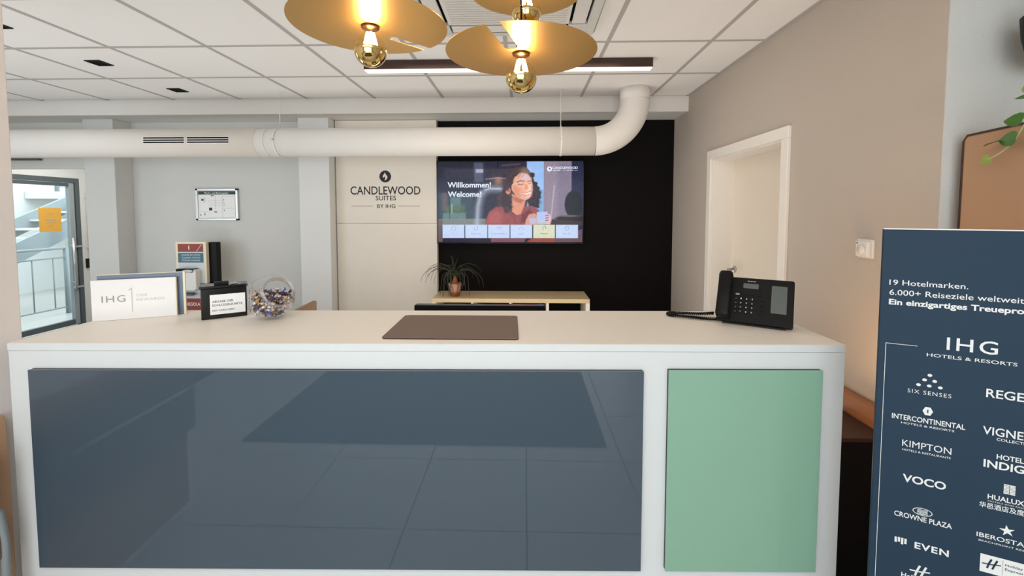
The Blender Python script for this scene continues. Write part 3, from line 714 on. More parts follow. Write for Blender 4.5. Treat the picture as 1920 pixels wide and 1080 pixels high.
# hair in front of the forehead and curls at right
poly([(940, 330), (960, 220), (1030, 140), (1120, 108), (1190, 130), (1230, 190), (1150, 172), (1080, 200), (1035, 250), (1015, 330), (990, 370), (950, 400)], (62, 44, 52), 12, 1, 12, 6, 60)
poly([(900, 400), (950, 330), (985, 350), (945, 380), (940, 440), (1000, 480), (1000, 620), (930, 600), (880, 560)], (58, 42, 52), 20, 1, 16, 8, 60)
for i in range(46):
    x0 = rng.uniform(1255, 1330); y0 = rng.uniform(330, 560); pts = [(x0 + 12 * math.sin(j * 1.3 + i), y0 + j * 9) for j in range(8)]
    line(pts, 4, [(26, 18, 30), (66, 50, 60), (96, 92, 112)][0 if i % 5 < 3 else i % 3], 5, .6)
for i in range(22):
    x0 = rng.uniform(950, 1190); y0 = rng.uniform(110, 190); pts = [(x0 - j * 9, y0 + j * 12) for j in range(6)]
    line(pts, 3, [(120, 92, 86), (36, 26, 34)][i % 2], 5, .6)
# cup and hands
poly([(1180, 760), (1220, 690), (1290, 680), (1330, 720), (1330, 820), (1170, 820)], (214, 152, 136), 12)
poly([(1215, 740), (1310, 740), (1310, 800), (1240, 815)], (186, 190, 220), 14, .9)
poly([(1310, 665), (1440, 660), (1445, 800), (1320, 805)], (178, 196, 236), 8)
poly([(1420, 680), (1470, 690), (1490, 760), (1470, 815), (1420, 812)], (222, 186, 196), 10)
for y in (710, 740, 770): line([(1420, y), (1450, y - 8)], 12, (120, 70, 120), 6, .8)
poly([(1310, 795), (1420, 795), (1420, 812), (1310, 812)], (226, 190, 90), 6, .9)
# under the tile bar
poly([(120, 985), (1860, 985), (1860, 1040), (120, 1040)], (44, 34, 58), 8)
poly([(120, 760), (175, 760), (175, 1040), (120, 1040)], (110, 92, 90), 12, .9)
poly([(760, 985), (1180, 985), (1160, 1040), (760, 1040)], (150, 90, 108), 10, .8)
poly([(1250, 985), (1540, 985), (1540, 1040), (1180, 1040)], (168, 80, 70), 12, .9)
poly([(1540, 985), (1860, 870), (1860, 1040), (1540, 1040)], (120, 92, 100), 14, .8)
# tile bar
for i, (x0, x1) in enumerate(((175, 440), (450, 718), (726, 986), (995, 1257), (1270, 1530), (1540, 1806))):
    c0 = (216, 218, 190) if i == 4 else (196, 214, 244)
    poly([(x0, 820), (x1, 820), (x1, 985), (x0, 985)], c0, 5)
img += (smooth_noise(120, 68, 11)[..., None] - .5) * 10
a_ = np.clip(img / 255, 0, 1); L_ = np.where(a_ <= .04045, a_ / 12.92, ((a_ + .055) / 1.055) ** 2.4)
sx0, sx1, sz0, sz1 = TX0 + .010, TX1 - .010, TZ0 + .014, TZ1 - .010
X = sx0 + (gx - PX0) / (PX1 - PX0) * (sx1 - sx0); Z = sz1 - (gy - PY0) / (PY1 - PY0) * (sz1 - sz0)
co = np.stack([X, np.full_like(X, TY - .0008), Z], -1).reshape(-1, 3) - np.array(wloc(tv))
ii = np.arange((NY + 1) * (NX + 1)).reshape(NY + 1, NX + 1)
fc = np.stack([ii[1:, :-1], ii[1:, 1:], ii[:-1, 1:], ii[:-1, :-1]], -1).reshape(-1, 4)
me = bpy.data.meshes.new('screen_picture'); me.from_pydata(co.tolist(), [], fc.tolist())
ca = me.color_attributes.new('Col', 'FLOAT_COLOR', 'POINT'); ca.data.foreach_set('color', np.concatenate([L_.reshape(-1, 3), np.ones(((NY + 1) * (NX + 1), 1))], 1).ravel())
me.materials.append(vcolmat('television_picture', True, .95)); o = bpy.data.objects.new('screen_picture', me); COL.objects.link(o); o.parent = tv
def tvx(x): return sx0 + (x - PX0) / (PX1 - PX0) * (sx1 - sx0)
def tvz(y): return sz1 - (y - PY0) / (PY1 - PY0) * (sz1 - sz0)
VM = frame_mx((0, TY - .0022, 0), (1, 0, 0), (0, 0, 1)); q = (sx1 - sx0) / (PX1 - PX0)
ew = emis('screen_white_text', (232, 238, 255), 1); eg = emis('screen_grey_text', (150, 162, 186), 1); edk = emis('screen_dark_text', (96, 100, 96), 1)
lp(tv, ew, 'Willkommen!', VM, tvx(240), tvz(362), 522 * q, 62 * q, .022); lp(tv, ew, 'Welcome!', VM, tvx(243), tvz(476), 405 * q, 62 * q, .022)
lp(tv, ew, 'CANDLEWOOD', VM, tvx(1497), tvz(140), 300 * q, 28 * q, .02); lp(tv, ew, 'SUITES', VM, tvx(1503), tvz(165), 86 * q, 15 * q, .02); lp(tv, ew, 'BY IHG', VM, tvx(1672), tvz(163), 70 * q, 13 * q, .02)
rp_(tv, ew, tvx(1620), tvx(1660), tvz(159), tvz(156), VM); rp_(tv, ew, tvx(1752), tvx(1795), tvz(159), tvz(156), VM)
flat(MB(), circ(tvx(1462), tvz(140), 30 * q, 24), VM).build('screen_emblem', ew, tv)
k = MB(); flat(k, [(tvx(1462 + a), tvz(140 - b)) for a, b in ((0, 20), (-10, 4), (-6, -6), (2, -2), (0, -20), (12, -8), (8, 8))], VM, .0004)
k.build('screen_flame', emis('screen_violet', (90, 76, 130), 1), tv)
for s_, xc, wd in (('TV', 310, 30), ('Restaurant', 580, 120), ('Streaming & Musik', 858, 190), ('Hotel', 1126, 60), ('DE / EN', 1672, 90)):
    lp(tv, eg, s_, VM, tvx(xc), tvz(938), wd * q, 16 * q, .005, center=True)
def ring(k, cx, cy, r, t=.004, ry=None, n=20, a0=0, a1=360):
    pts = [(cx + r * math.cos(R(a0 + (a1 - a0) * i / n)), cy + (ry or r) * math.sin(R(a0 + (a1 - a0) * i / n))) for i in range(n + 1)]
    for (ax, ay), (bx, by) in zip(pts[:-1], pts[1:]):
        dx, dy = bx - ax, by - ay; l = math.hypot(dx, dy); nx, ny = -dy / l * t / 2, dx / l * t / 2
        flat(k, [(ax - nx, ay - ny), (bx - nx, by - ny), (bx + nx, by + ny), (ax + nx, ay + ny)], VM)
def seg(k, pts, t=.003):
    for (ax, ay), (bx, by) in zip(pts[:-1], pts[1:]):
        dx, dy = bx - ax, by - ay; l = math.hypot(dx, dy); nx, ny = -dy / l * t / 2, dx / l * t / 2
        flat(k, [(ax - nx, ay - ny), (bx - nx, by - ny), (bx + nx, by + ny), (ax + nx, ay + ny)], VM)
sp = lambda L: [(tvx(a), tvz(b)) for a, b in L]
k = MB(); seg(k, sp([(285, 845), (335, 845), (335, 885), (285, 885), (285, 845)])); k.build('menu_icon', eg, tv); k = MB(); seg(k, sp([(560, 850), (560, 885), (600, 885), (600, 845), (575, 845)]))
k.build('menu_icon', eg, tv); k = MB(); seg(k, sp([(830, 850), (885, 850), (858, 880), (830, 850)])); k.build('menu_icon', eg, tv); k = MB(); seg(k, sp([(1105, 885), (1105, 865), (1120, 850), (1135, 850), (1150, 865), (1150, 885)])); k.build('menu_icon', eg, tv); k = MB()
ring(k, tvx(1672), tvz(862), 26 * q)
seg(k, sp([(1650, 852), (1694, 852)])); seg(k, sp([(1650, 872), (1694, 872)]))
k.build('menu_icon', eg, tv)
lp(tv, edk, 'Wellness', VM, tvx(1400), tvz(936), 90 * q, 16 * q, .008, center=True); k = MB(); seg(k, sp([(1385, 890), (1385, 850), (1420, 838), (1420, 875)]), .004)
k.build('menu_icon', edk, tv)

# ------------------------------------------------------------------ sideboard with plant
cb = thing('sideboard', (-.13, 4.19, 0), 'low oak topped white sideboard against the black wall', 'sideboard')
cx0, cx1, cy0, cz = -.862, .598, 4.0, .747
box(cx0, cx1, cy0, YB - .013, cz - .038, cz).build('sideboard_top', M['wood'], cb, .002)
for x in (cx0, -.487 - .012, -.132 - .012, .2, cx1 - .036):
    box(x, x + (.036 if x in (cx0, cx1 - .036) else .022), cy0 + (.0 if x in (cx0, .2, cx1 - .036) else .01), YB - .02, .06, cz - .0385).build('side_board', M['lam_warmlit'], cb)
box(cx0 + .04, cx1 - .04, YB - .03, YB - .022, .06, cz - .039).build('rear_board', M['black'], cb)
box(cx0 + .037, cx1 - .037, cy0 + .01, YB - .031, .06, .085).build('bottom_board', M['lam_warmlit'], cb)
box(cx0 + .02, cx1 - .02, cy0 + .03, YB - .03, .0, .06).build('plinth', M['black'], cb)
pp = thing('potted_ponytail_palm', (-.665, 4.12, cz), 'small grassy plant with tangled thin leaves in a pink pot on the sideboard', 'potted plant')
PMx = Matrix.Translation((-.665, 4.12, cz))
MB().lathe([(0, 0), (.042, 0), (.048, .02), (.056, .09), (.062, .105), (.064, .125), (.057, .125), (.055, .11), (.0, .11)], PMx, 28).build('pot', M['terr'], pp)
MB().lathe([(.0435, .002), (.0505, .03), (.0515, .045), (.050, .046)], PMx, 28).build('pot_band', M['cork'], pp)
MB().lathe([(0, .112), (.055, .112), (.026, .135), (.018, .165), (.012, .19), (0, .195)], PMx, 16).build('stem', M['cork'], pp)
rp = random.Random(11)
for i in range(44):
    an = rp.uniform(0, 2 * PI); 
    if i < 7: L, drop, sp_ = rp.uniform(.16, .26), -.2, .25
    elif i < 30: L, drop, sp_ = rp.uniform(.34, .50), .72, rp.uniform(.5, 1.1)
    else: L, drop, sp_ = rp.uniform(.34, .52), 1.5, 1.2; 
    if math.sin(an) > .3: an = -an
    base = Vector((-.665, 4.12, cz + .17)); pts = []; pos = base.copy(); el = R(rp.uniform(55, 85)); kink = rp.uniform(-.12, .12)
    nseg = 11
    for s_ in range(nseg):
        pts.append(pos.copy()); d_ = Vector((math.cos(an) * math.cos(el), math.sin(an) * math.cos(el) * .7, math.sin(el)))
        pos = pos + d_ * L / nseg
        el -= R(18) * drop * (1 + .3 * sp_) if el > R(-80) else 0; an += kink + rp.uniform(-.22, .22)
        if pos.z < cz + .004 and pos.y > cy0 - .005: pos.z = cz + .004
        if pos.y > 4.385: pos.y = 4.385
    rad = [.0032 * (1 - .8 * (s_ / nseg) ** 2) for s_ in range(nseg)]
    MB().tube(pts, .003, 4, radii=rad).build('leaf', M['grass'] if i % 3 else M['grass2'], pp)

# ------------------------------------------------------------------ framed escape plan
ep = thing('escape_plan_frame', (-3.14, 4.395, 1.46), 'silver framed escape plan on the grey wall', 'framed plan')
ex0, ex1, ez0, ez1 = -3.365, -2.925, 1.462, 1.786
box(ex0 + .012, ex1 - .012, 4.395, YB, ez0 + .012, ez1 - .012).build('sheet', M['paper'], ep)
for a in ((ex0 + .016, ex1 - .016, ez1 - .022, ez1), (ex0 + .016, ex1 - .016, ez0, ez0 + .022), (ex0, ex0 + .022, ez0 + .016, ez1 - .016), (ex1 - .022, ex1, ez0 + .016, ez1 - .016)):
    box(a[0], a[1], 4.383, YB, a[2], a[3]).build('frame_bar', M['alu'], ep, .003)
for x in (ex0, ex1 - .024):
    for z in (ez0, ez1 - .018): box(x, x + .024, 4.381, YB, z, z + .018).build('frame_corner', M['bplast'], ep, .004)
EM = frame_mx((0, 4.3945, 0), (1, 0, 0), (0, 0, 1))
k = MB(); rect(k, ex0 + .024, ex1 - .026, ez1 - .06, ez1 - .026, EM); k.build('title_band', M['dgreen'], ep)
k = MB(); lettering(k, 'Flucht- und Rettungsplan', EM, -3.275, ez1 - .052, .25, .016, .015); k.v = [(a, b - .0006, c) for a, b, c in k.v]; k.build('lettering', M['print_w'], ep)
k = MB()
def er(x0, x1, y0, y1): rect(k, ex0 + x0 * .44, ex0 + x1 * .44, ez1 - y1 * .324, ez1 - y0 * .324, EM)
for a in ((.28, .62, .37, .375), (.28, .62, .45, .455), (.28, .62, .52, .525), (.62, .625, .25, .9), (.62, .92, .245, .25), (.62, .92, .62, .625), (.45, .455, .2, .66), (.08, .3, .72, .725), (.92, .925, .25, .9), (.27, .9, .9, .905), (.1, .2, .30, .305), (.1, .2, .43, .435), (.2, .21, .28, .44)): er(*a)
k.build('plan_lines', M['print_g'], ep)
k = MB()
for a in ((.35, .42, .21, .235), (.12, .18, .33, .38), (.30, .375, .60, .69), (.42, .49, .72, .75), (.09, .11, .81, .85), (.19, .205, .76, .85), (.64, .66, .34, .37), (.63, .67, .43, .445), (.65, .67, .51, .53), (.65, .67, .67, .70)): er(*a)
k.build('plan_symbols', M['print_k'], ep)

# ------------------------------------------------------------------ hand sanitiser stand
hz = thing('sanitiser_stand', (-3.17, 4.1, 0), 'hand sanitiser stand with red and teal poster behind the acrylic sign', 'stand')
hx0, hx1, hy = -3.352, -3.055, 4.09
box(hx0, hx1, hy, hy + .04, .35, 1.262).build('poster_board', M['cream'], hz, .003)
box(hx0 + .285, -2.985, hy + .045, hy + .11, .86, 1.255).build('rear_panel', M['bplast'], hz, .006)
box(-3.14, -2.99, hy - .02, hy + .10, .835, .86).build('bottle_shelf', M['bplast'], hz, .006)
box(-3.24, -3.16, hy + .01, hy + .05, .02, .35).build('post', M['bplast'], hz)
MB().prism(rrect(-3.37, -3.03, 3.95, 4.2, .03), 0, .02).build('base_plate', M['bplast'], hz)
HM = frame_mx((0, hy - .0008, 0), (1, 0, 0), (0, 0, 1))
for nm, x0, x1, z0, z1, mm in (('poster_print', hx0 + .022, hx1 - .02, .37, 1.245, 'poster'),):
    k = MB(); rect(k, x0, x1, z0, z1, HM); k.build(nm, M[mm], hz)
rp_(hz, M['rust'], hx0 + .022, hx1 - .026, 1.165, 1.242, HM, 'red_print', .0006); rp_(hz, M['rust'], hx0 + .03, hx1 - .035, .60, .715, HM, 'red_print', .0006)
k = MB(); rect(k, hx0 + .022, hx1 - .026, 1.062, 1.155, HM, .0006); k.build('teal_print', M['teal'], hz)
rp_(hz, M['print_w'], -3.225, -3.215, 1.185, 1.225, HM, 'white_mark', .001); k = MB(); seg_ = [(-3.15, 1.17), (-3.145, 1.17), (-3.095, 1.235), (-3.10, 1.235)]; flat(k, seg_, HM, .001); k.build('white_mark', M['print_w'], hz)
HM2 = frame_mx((0, hy - .002, 0), (1, 0, 0), (0, 0, 1))
for s_, z in (('COME IN WITH', 1.128), ('CLEAN WITH', 1.102), ('CLEAN HANDS', 1.076)): lp(hz, M['print_w'], s_, HM2, (hx0 + hx1) / 2, z, .18, .015, 0.0, center=True)
lp(hz, M['print_w'], 'HEGOLA', HM2, -3.27, .645, .14, .03, .02)
dsp = MB().prism(rrect(-3.32, -3.11, .80, 1.005, .03), 0, .07, frame_mx((0, hy - .001, 0), (1, 0, 0), (0, 0, 1))).build('dispenser_housing', M['plast'], hz, .008); dsp['label'] = 'white sanitiser dispenser housing'
MB().prism(rrect(-3.30, -3.13, .975, 1.012, .016), 0, .072, frame_mx((0, hy - .001, 0), (1, 0, 0), (0, 0, 1))).build('dispenser_window', M['bgloss'], dsp)
MB().prism(circ(-3.185, .99, .05, 24, .013), 0, .073, frame_mx((0, hy - .0015, 0), (1, 0, 0), (0, 0, 1))).build('dispenser_print', M['print_lg'], dsp)
MB().prism(circ(-3.22, 4.045, .075, 28, .04), .755, .775).build('drip_tray', M['dgrey'], hz, .003)

# ------------------------------------------------------------------ thermostat
th = thing('thermostat', (XR, 1.915, 1.35), 'square white room thermostat on the greige wall above the banner edge', 'thermostat')
box(XR - .010, XR, 1.874, 1.958, 1.351, 1.432).build('base_plate', M['plast'], th, .002)
box(XR - .024, XR - .010, 1.884, 1.950, 1.358, 1.424).build('cover', M['plast'], th, .003)
MB().lathe([(0, 0), (.020, 0), (.019, .008), (0, .008)], frame_mx((XR - .024, 1.914, 1.389), (0, 0, 1), (0, 1, 0)), 24).build('dial', M['plast'], th)
k = MB(); k.box(XR - .0245, XR - .024, 1.938, 1.944, 1.412, 1.418); k.build('indicator', M['print_k'], th)

# ------------------------------------------------------------------ banner board
A = Vector((.962, 1.2, 0)); d = Vector((.9, -.436, 0)); nb = Vector((-.436, -.9, 0))     # nb faces the lobby
BM = frame_mx(A, d, (0, 0, 1)); 
sgn = 1 if (BM.to_3x3() @ Vector((0, 0, 1))).dot(nb) > 0 else -1
bn = thing('banner_board', A + d * .18, 'dark blue hotel brands banner board standing at the right end of the desk', 'banner')
MB().prism([(0, .02), (.366, .02), (.366, 1.503), (0, 1.503)], -.012 * sgn, -.0006 * sgn, BM).build('board', M['navy'], bn)
MB().prism([(0, 1.5032), (.366, 1.5032), (.366, 1.506), (0, 1.506)], -.012 * sgn, 0, BM).build('top_strip', M['plast'], bn)
MB().prism([(.001, .02), (.365, .02), (.365, 1.501), (.001, 1.501)], -.0006 * sgn, 0, BM).build('printed_front', M['navy'], bn)
MB().prism([(.04, 0), (.326, 0), (.326, .02), (.04, .02)], -.14 * sgn, .12 * sgn, BM).build('foot_plate', M['alu'], bn)
T = Matrix.Translation(nb * .0009) @ BM
def bt(s, x, y, w_, h, bold=.0, prefix=None, space=1.0):
    lettering(MB(), s, T, x, y, w_, h, bold, space, False, prefix).build('lettering', M['print_w'], bn)
bt('19 Hotelmarken.', .0164, 1.3552, .1547, .0137, .004)
bt('6.000+ Reiseziele weltweit.', .0174, 1.3282, .2537, .0143, .004, '6.000+ Reiseziele weltweit')
bt('Ein einzigartiges Treueprogramm.', .0172, 1.3026, .255, .0144, .028, 'Ein einzigartiges Treuepro')
bt('IHG', .1365, 1.1962, .0942, .0318, .008, None, 1.2); bt('HOTELS & RESORTS', .099, 1.173, .167, .0085, .004)
K = MB()
x = .0143
rect(K, x, x + .0012, .03, 1.1974, T); rect(K, x, .0798, 1.1962, 1.1974, T); rect(K, .285 + .0, .3505, 1.1962, 1.1974, T); rect(K, .3493, .3505, .03, 1.1974, T)
K.build('frame_print', M['print_w'], bn)
for a, b in ((.1072, 1.1232), (.0972, 1.1095), (.1172, 1.1089), (.0857, 1.0945), (.107, 1.0949), (.1287, 1.094)): flat(MB(), circ(a, b, .0047, 16, .0038), T).build('emblem_dot', M['print_w'], bn)
bt('SIX SENSES', .0643, 1.0704, .0863, .0100, -.002, None, 1.2)
bt('REGENT', .2143, 1.0875, .0673, .0210, .012, 'REGE')
bt('INTERCONTINENTAL', .0346, .994, .1454, .0135, .014); bt('HOTELS & RESORTS', .0543, .9832, .1056, .005, .006)
flat(MB(), circ(.1067, 1.027, .0105, 6, .0125), T).build('emblem', M['print_w'], bn)
bt('KIMPTON', .0585, .9225, .098, .0172, 0.0)
bt('HOTELS & RESTAURANTS', .0589, .9105, .0968, .005, .004)
bt('VOCO', .0630, .826, .087, .020, .024)
bt('CROWNE PLAZA', .0492, .7262, .1162, .0135, .014)
bt('EVEN', .0942, .6495, .0681, .0170, .026, None, 1.15)
for i, (a, b) in enumerate(((.667, .652), (.668, .655), (.668, .650), (.668, .653))): rect(MB(), .0525 + i * .0068, .0525 + i * .0068 + .0048, b, a, T).build('emblem_bar', M['print_w'], bn)
bt('Holiday Inn', .0699, .5599, .075, .013, .02)
bt('VIGNETTE', .2122, .9925, .0718, .0200, .010, 'VIGNE'); bt('COLLECTION', .2377, .981, .0486, .0066, .008, 'COLLECTI')
bt('HOTEL', .2397, .9345, .0477, .0122, .018); bt('INDIGO', .217, .909, .0724, .0190, .022, 'INDIG')
bt('HUALUXE', .2279, .8285, .065, .0123, .018, 'HUALUX'); bt('HOTELS AND RESORTS', .2290, .8215, .08, .003, .0)
bt('华邑酒店及度假村', .2135, .8045, .0805, .0110, .01, '华邑酒店及度')
bt('IBEROSTAR', .2119, .7252, .0857, .0112, .010, 'IBEROSTA'); bt('BEACHFRONT RESORTS', .2163, .7143, .0817, .0042, .0, 'BEACHFRONT RES')
K = MB()
for i in range(2):
    for j in range(7): rect(K, .2555 + i * .0108, .2555 + i * .0108 + .0098, .8500 + j * .0036, .8527 + j * .0036, T)
tag(K.build('emblem', M['print_w'], bn), kind='stuff')
sp5 = []
for i in range(10): rr = .0148 if i % 2 == 0 else .0055; an = R(98 + 36 * i); sp5.append((.2660 + rr * math.cos(an), .7565 + rr * math.sin(an)))
flat(MB(), sp5, T).build('emblem_star', M['print_w'], bn)
def bseg(pts, t):
    for (ax, ay), (bx, by) in zip(pts[:-1], pts[1:]):
        dx, dy = bx - ax, by - ay; l = math.hypot(dx, dy); nx, ny = -dy / l * t / 2, dx / l * t / 2
        flat(K, [(ax - nx, ay - ny), (bx - nx, by - ny), (bx + nx, by + ny), (ax + nx, ay + ny)], T)
K = MB()
bseg([(.1066 + .0195 * math.cos(R(a)), .7530 + .0095 * math.sin(R(a))) for a in range(0, 361, 20)], .0016)
for j in range(4): bseg([(.0960 + i * .0035, .7470 + j * .0035 + .0012 * math.sin(i * 1.6)) for i in range(7)], .0017)
tag(K.build('emblem', M['print_w'], bn), kind='stuff')
# script H emblem
def hh(cx, cy, s_):
    bseg([(cx - .006 * s_, cy - .013 * s_), (cx - .003 * s_, cy), (cx + .002 * s_, cy + .014 * s_)], .0040 * s_)
    bseg([(cx + .004 * s_, cy - .013 * s_), (cx + .008 * s_, cy), (cx + .013 * s_, cy + .014 * s_)], .0040 * s_)
    bseg([(cx - .016 * s_, cy - .002 * s_), (cx, cy - .001 * s_), (cx + .020 * s_, cy + .003 * s_)], .0030 * s_)
K = MB(); hh(.105, .588, 1.15); tag(K.build('emblem', M['print_w'], bn), kind='stuff')
rect(MB(), .2212, .335, .6358, .6825, T).build('white_plate', M['print_w'], bn)
T = Matrix.Translation(nb * .0016) @ BM
K = MB(); hh(.240, .6605, .95); tag(K.build('emblem', M['navy'], bn), kind='stuff')
for a in (('Holiday Inn', T, .2665, .6655, .046, .006, .004), ('Express', T, .2665, .6545, .032, .006, .004), ('I', T, .1056, 1.0225, .0022, .009, .02)): lp(bn, M['navy'], *a)
rp_(bn, M['navy'], .262, .2624, .640, .679, T)

# ------------------------------------------------------------------ brown seating, cabinet, planter
bo = thing('booth_back', (1.6, 1.3, 0), 'tall tan leather booth back behind the blue banner', 'seating')
MB().prism([(1.08, .0), (1.56, .0), (1.565, 1.0), (1.562, 1.795), (1.55, 1.812), (1.08, 1.835)], 0, .09, frame_mx((1.5, 0, 0), (0, 1, 0), (0, 0, 1))).build('upholstered_back', M['couch'], bo, .012)
MB().tube([(1.502, 1.08, 1.83), (1.502, 1.545, 1.808), (1.502, 1.557, 1.79), (1.502, 1.561, 1.0), (1.502, 1.556, .05)], .004, 6).build('seam', M['brownm'], bo)
bc = thing('low_bench', (1.44, 1.9, 0), 'low brown leather bench back against the greige wall right of the desk', 'bench')
MB().prism([(.0, .0), (.055, .0), (.05, .70), (.04, .745), (.02, .752), (0, .752)], 0, .86, frame_mx((XR - .0015, 1.62, 0), (-1, 0, 0), (0, 0, 1))).build('bench_back', M['wains'], bc, .004)
bb = bc.children[0]
me = bb.data
blk = thing('black_cabinet', (1.22, 1.84, 0), 'low black cabinet between the desk and the banner', 'cabinet')
box(1.045, 1.41, 1.70, 1.98, .03, .655).build('cabinet_body', M['bplast'], blk, .003)
box(1.04, 1.41, 1.69, 1.98, .656, .672).build('cabinet_top', M['brownm'], blk, .002)
box(1.06, 1.40, 1.72, 1.97, 0, .03).build('cabinet_plinth', M['dark'], blk)
# sofa left of desk
so = thing('lobby_sofa', (-1.60, .75, 0), 'grey brown lobby sofa end at the lower left edge beside the desk', 'sofa')
MB().prism([(0, .05), (.022, .05), (.025, .70), (.022, .86), (.015, .885), (.006, .888), (0, .88)], 0, .8, frame_mx((-1.7215, 1.352, 0), (1, 0, 0), (0, 0, 1))).build('sofa_back', M['couch'], so, .004)
MB().prism(rrect(0, .045, .44, .80, .02), 0, .75, frame_mx((-1.70, 1.29, 0), (1, 0, 0), (0, 0, 1))).build('back_cushion', M['couch2'], so, .012)
MB().tube([(-1.66, 1.29, .02), (-1.66, 1.295, .50), (-1.66, 1.285, .60), (-1.66, 1.24, .66), (-1.66, .6, .66)], .012, 10).build('arm_tube', M['mgrey'], so)

pl = thing('hanging_planter', (1.68, 1.5, 2.0), 'black hanging planter with trailing pothos at the right edge', 'planter')
MB().lathe([(0, 0), (.06, 0), (.085, .03), (.10, .10), (.105, .16), (.095, .16), (.09, .12), (0, .12)], Matrix.Translation((1.70, 1.45, 2.02)), 28).build('pot', M['bplast'], pl)
for an in (90, 210, 330):
    MB().tube([(1.70 + .1 * math.cos(R(an)), 1.45 + .1 * math.sin(R(an)), 2.175), (1.70, 1.45, 2.587)], .002, 6).build('hanging_wire', M['bplast'], pl)
def leaf_mesh(mb, p, dirv, size, nrm):
    dirv = Vector(dirv).normalized(); nrm = Vector(nrm).normalized(); side = dirv.cross(nrm).normalized(); nrm = side.cross(dirv)
    prof_ = [(0, .0), (-.08, .28), (.05, .46), (.30, .50), (.58, .38), (.82, .18), (1.0, 0)]
    vs = []; fs = []
    mid = [p + dirv * (t * size) + nrm * (-.12 * size * t * t) for t in (0, .12, .28, .45, .62, .82, 1.0)]
    for m_ in mid: vs.append(m_)
    L_i = []; R_i = []
    for (t, w_), m_ in zip(prof_, mid):
        for s_, lst in ((-1, L_i), (1, R_i)):
            vs.append(p + dirv * (t * size) + side * (w_ * size * s_) + nrm * (.14 * size * (w_ ** .8 if w_ > 0 else 0) - .12 * size * max(t, 0) ** 2)); lst.append(len(vs) - 1)
    for i in range(6):
        fs.append((i, i + 1, L_i[i + 1], L_i[i])); fs.append((i, R_i[i], R_i[i + 1], i + 1))
    mb.add(vs, fs, True)
# trailing vines in front of the booth
vine = [Vector(p) for p in [(1.64, 1.40, 2.15), (1.52, 1.36, 2.05), (1.485, 1.345, 1.93), (1.48, 1.345, 1.84), (1.475, 1.37, 1.775), (1.470, 1.385, 1.75), (1.465, 1.41, 1.728), (1.462, 1.435, 1.715)]]
MB().tube(catmull(vine, 6), .0022, 6).build('vine', M['stem'], pl)
vine2 = [Vector(p) for p in [(1.64, 1.40, 2.15), (1.53, 1.34, 2.0), (1.50, 1.32, 1.88), (1.49, 1.32, 1.80)]]
MB().tube(catmull(vine2, 6), .0022, 6).build('vine', M['stem'], pl)
for p, dv, sz, nm, mm in (
    ((1.462, 1.345, 1.820), (-.2, .7, .1), .046, (-1, -.4, .5), 'leaf'),
    ((1.462, 1.360, 1.768), (-.1, 1, .02), .048, (-1, -.7, .25), 'leaf'),
    ((1.462, 1.400, 1.768), (-.1, 1, -.12), .050, (-.3, -.1, 1), 'leaf'),
    ((1.462, 1.430, 1.718), (-.1, .7, -.35), .030, (-1, -.6, .2), 'leafl'),
    ((1.468, 1.338, 1.885), (-.2, .7, .1), .034, (-.4, -.2, .7), 'leaf'),
    ((1.472, 1.336, 1.905), (.1, .5, .6), .034, (-1, -.6, .0), 'leafl'),
    ((1.50, 1.30, 1.86), (0, -.6, -.6), .045, (-1, -.4, .2), 'leaf'),
    ((1.52, 1.33, 1.98), (0, -.6, .3), .045, (-1, -.4, .2), 'leafl'),
    ((1.56, 1.38, 2.10), (-.4, -.6, -.1), .045, (-.4, -.4, 1), 'leaf')):
    k = MB(); leaf_mesh(k, Vector(p), dv, sz, nm); k.build('leaf', M[mm], pl)

# ------------------------------------------------------------------ duct
du = thing('ventilation_duct', (-1.9, 3.79, 2.03), 'large white round ventilation duct under the ceiling bending up at right', 'duct')
RD, DYc, DZc = .121, 3.79, 2.152
XV, BR = .930, .34
def hpipe(x0, x1, r, nm, mm='ductp'): return MB().tube([(x0, DYc, DZc), (x1, DYc, DZc)], r, 40).build(nm, M[mm], du)
hpipe(-6.08, -2.30, RD + .002, 'straight_section'); hpipe(-2.30, XV - BR, RD, 'straight_section')
hpipe(-2.225, -2.215, RD + .003, 'seam_ring')
pts = [(XV - BR + BR * math.sin(t), DYc, DZc + BR - BR * math.cos(t)) for t in [PI / 2 * i / 24 for i in range(25)]]
MB().tube(pts, RD + .001, 40, caps=False).build('elbow', M['ductp'], du)
MB().tube([(XV, DYc, DZc + BR), (XV, DYc, CZ)], RD + .003, 40).build('vertical_section', M['ductp'], du)
for x in (-2.13, .305):
    MB().lathe([(RD + .0005, -.009), (RD + .004, -.009), (RD + .004, .009), (RD + .0005, .009)], frame_mx((x, DYc, DZc), (0, 1, 0), (0, 0, 1)), 40).build('clamp_band', M['ductp'], du)
    MB().tube([(x, DYc, DZc + RD), (x, DYc, CZ - .004)], .004, 8).build('hanger_rod', M['ductp'], du)
    MB().box(x - .008, x + .008, DYc - RD - .014, DYc - RD + .002, DZc + .0, DZc + .018).build('clamp_screw', M['steel'], du)
for x0, x1 in ((-3.25, -2.885), (-2.87, -2.50)):
    g = box(x0, x1, DYc - RD - .006, DYc - RD + .03, 2.128, 2.188).build('air_grille', M['ductp'], du, .002)
    for i in range(3): box(x0 + .006, x1 - .006, DYc - RD - .0072, DYc - RD - .004, 2.133 + i * .0185, 2.144 + i * .0185).build('slot', M['dark'], g)

# ------------------------------------------------------------------ linear ceiling lamp
ll = thing('linear_ceiling_lamp', (-.125, 3.07, 2.52), 'long dark brown linear ceiling lamp with glowing underside', 'lamp')
box(-1.108, .862, 3.03, 3.10, 2.527, CZ - .004).build('lamp_housing', M['brownm'], ll)
box(-1.104, .858, 3.033, 3.097, 2.5205, 2.5268).build('light_strip', M['strip'], ll)

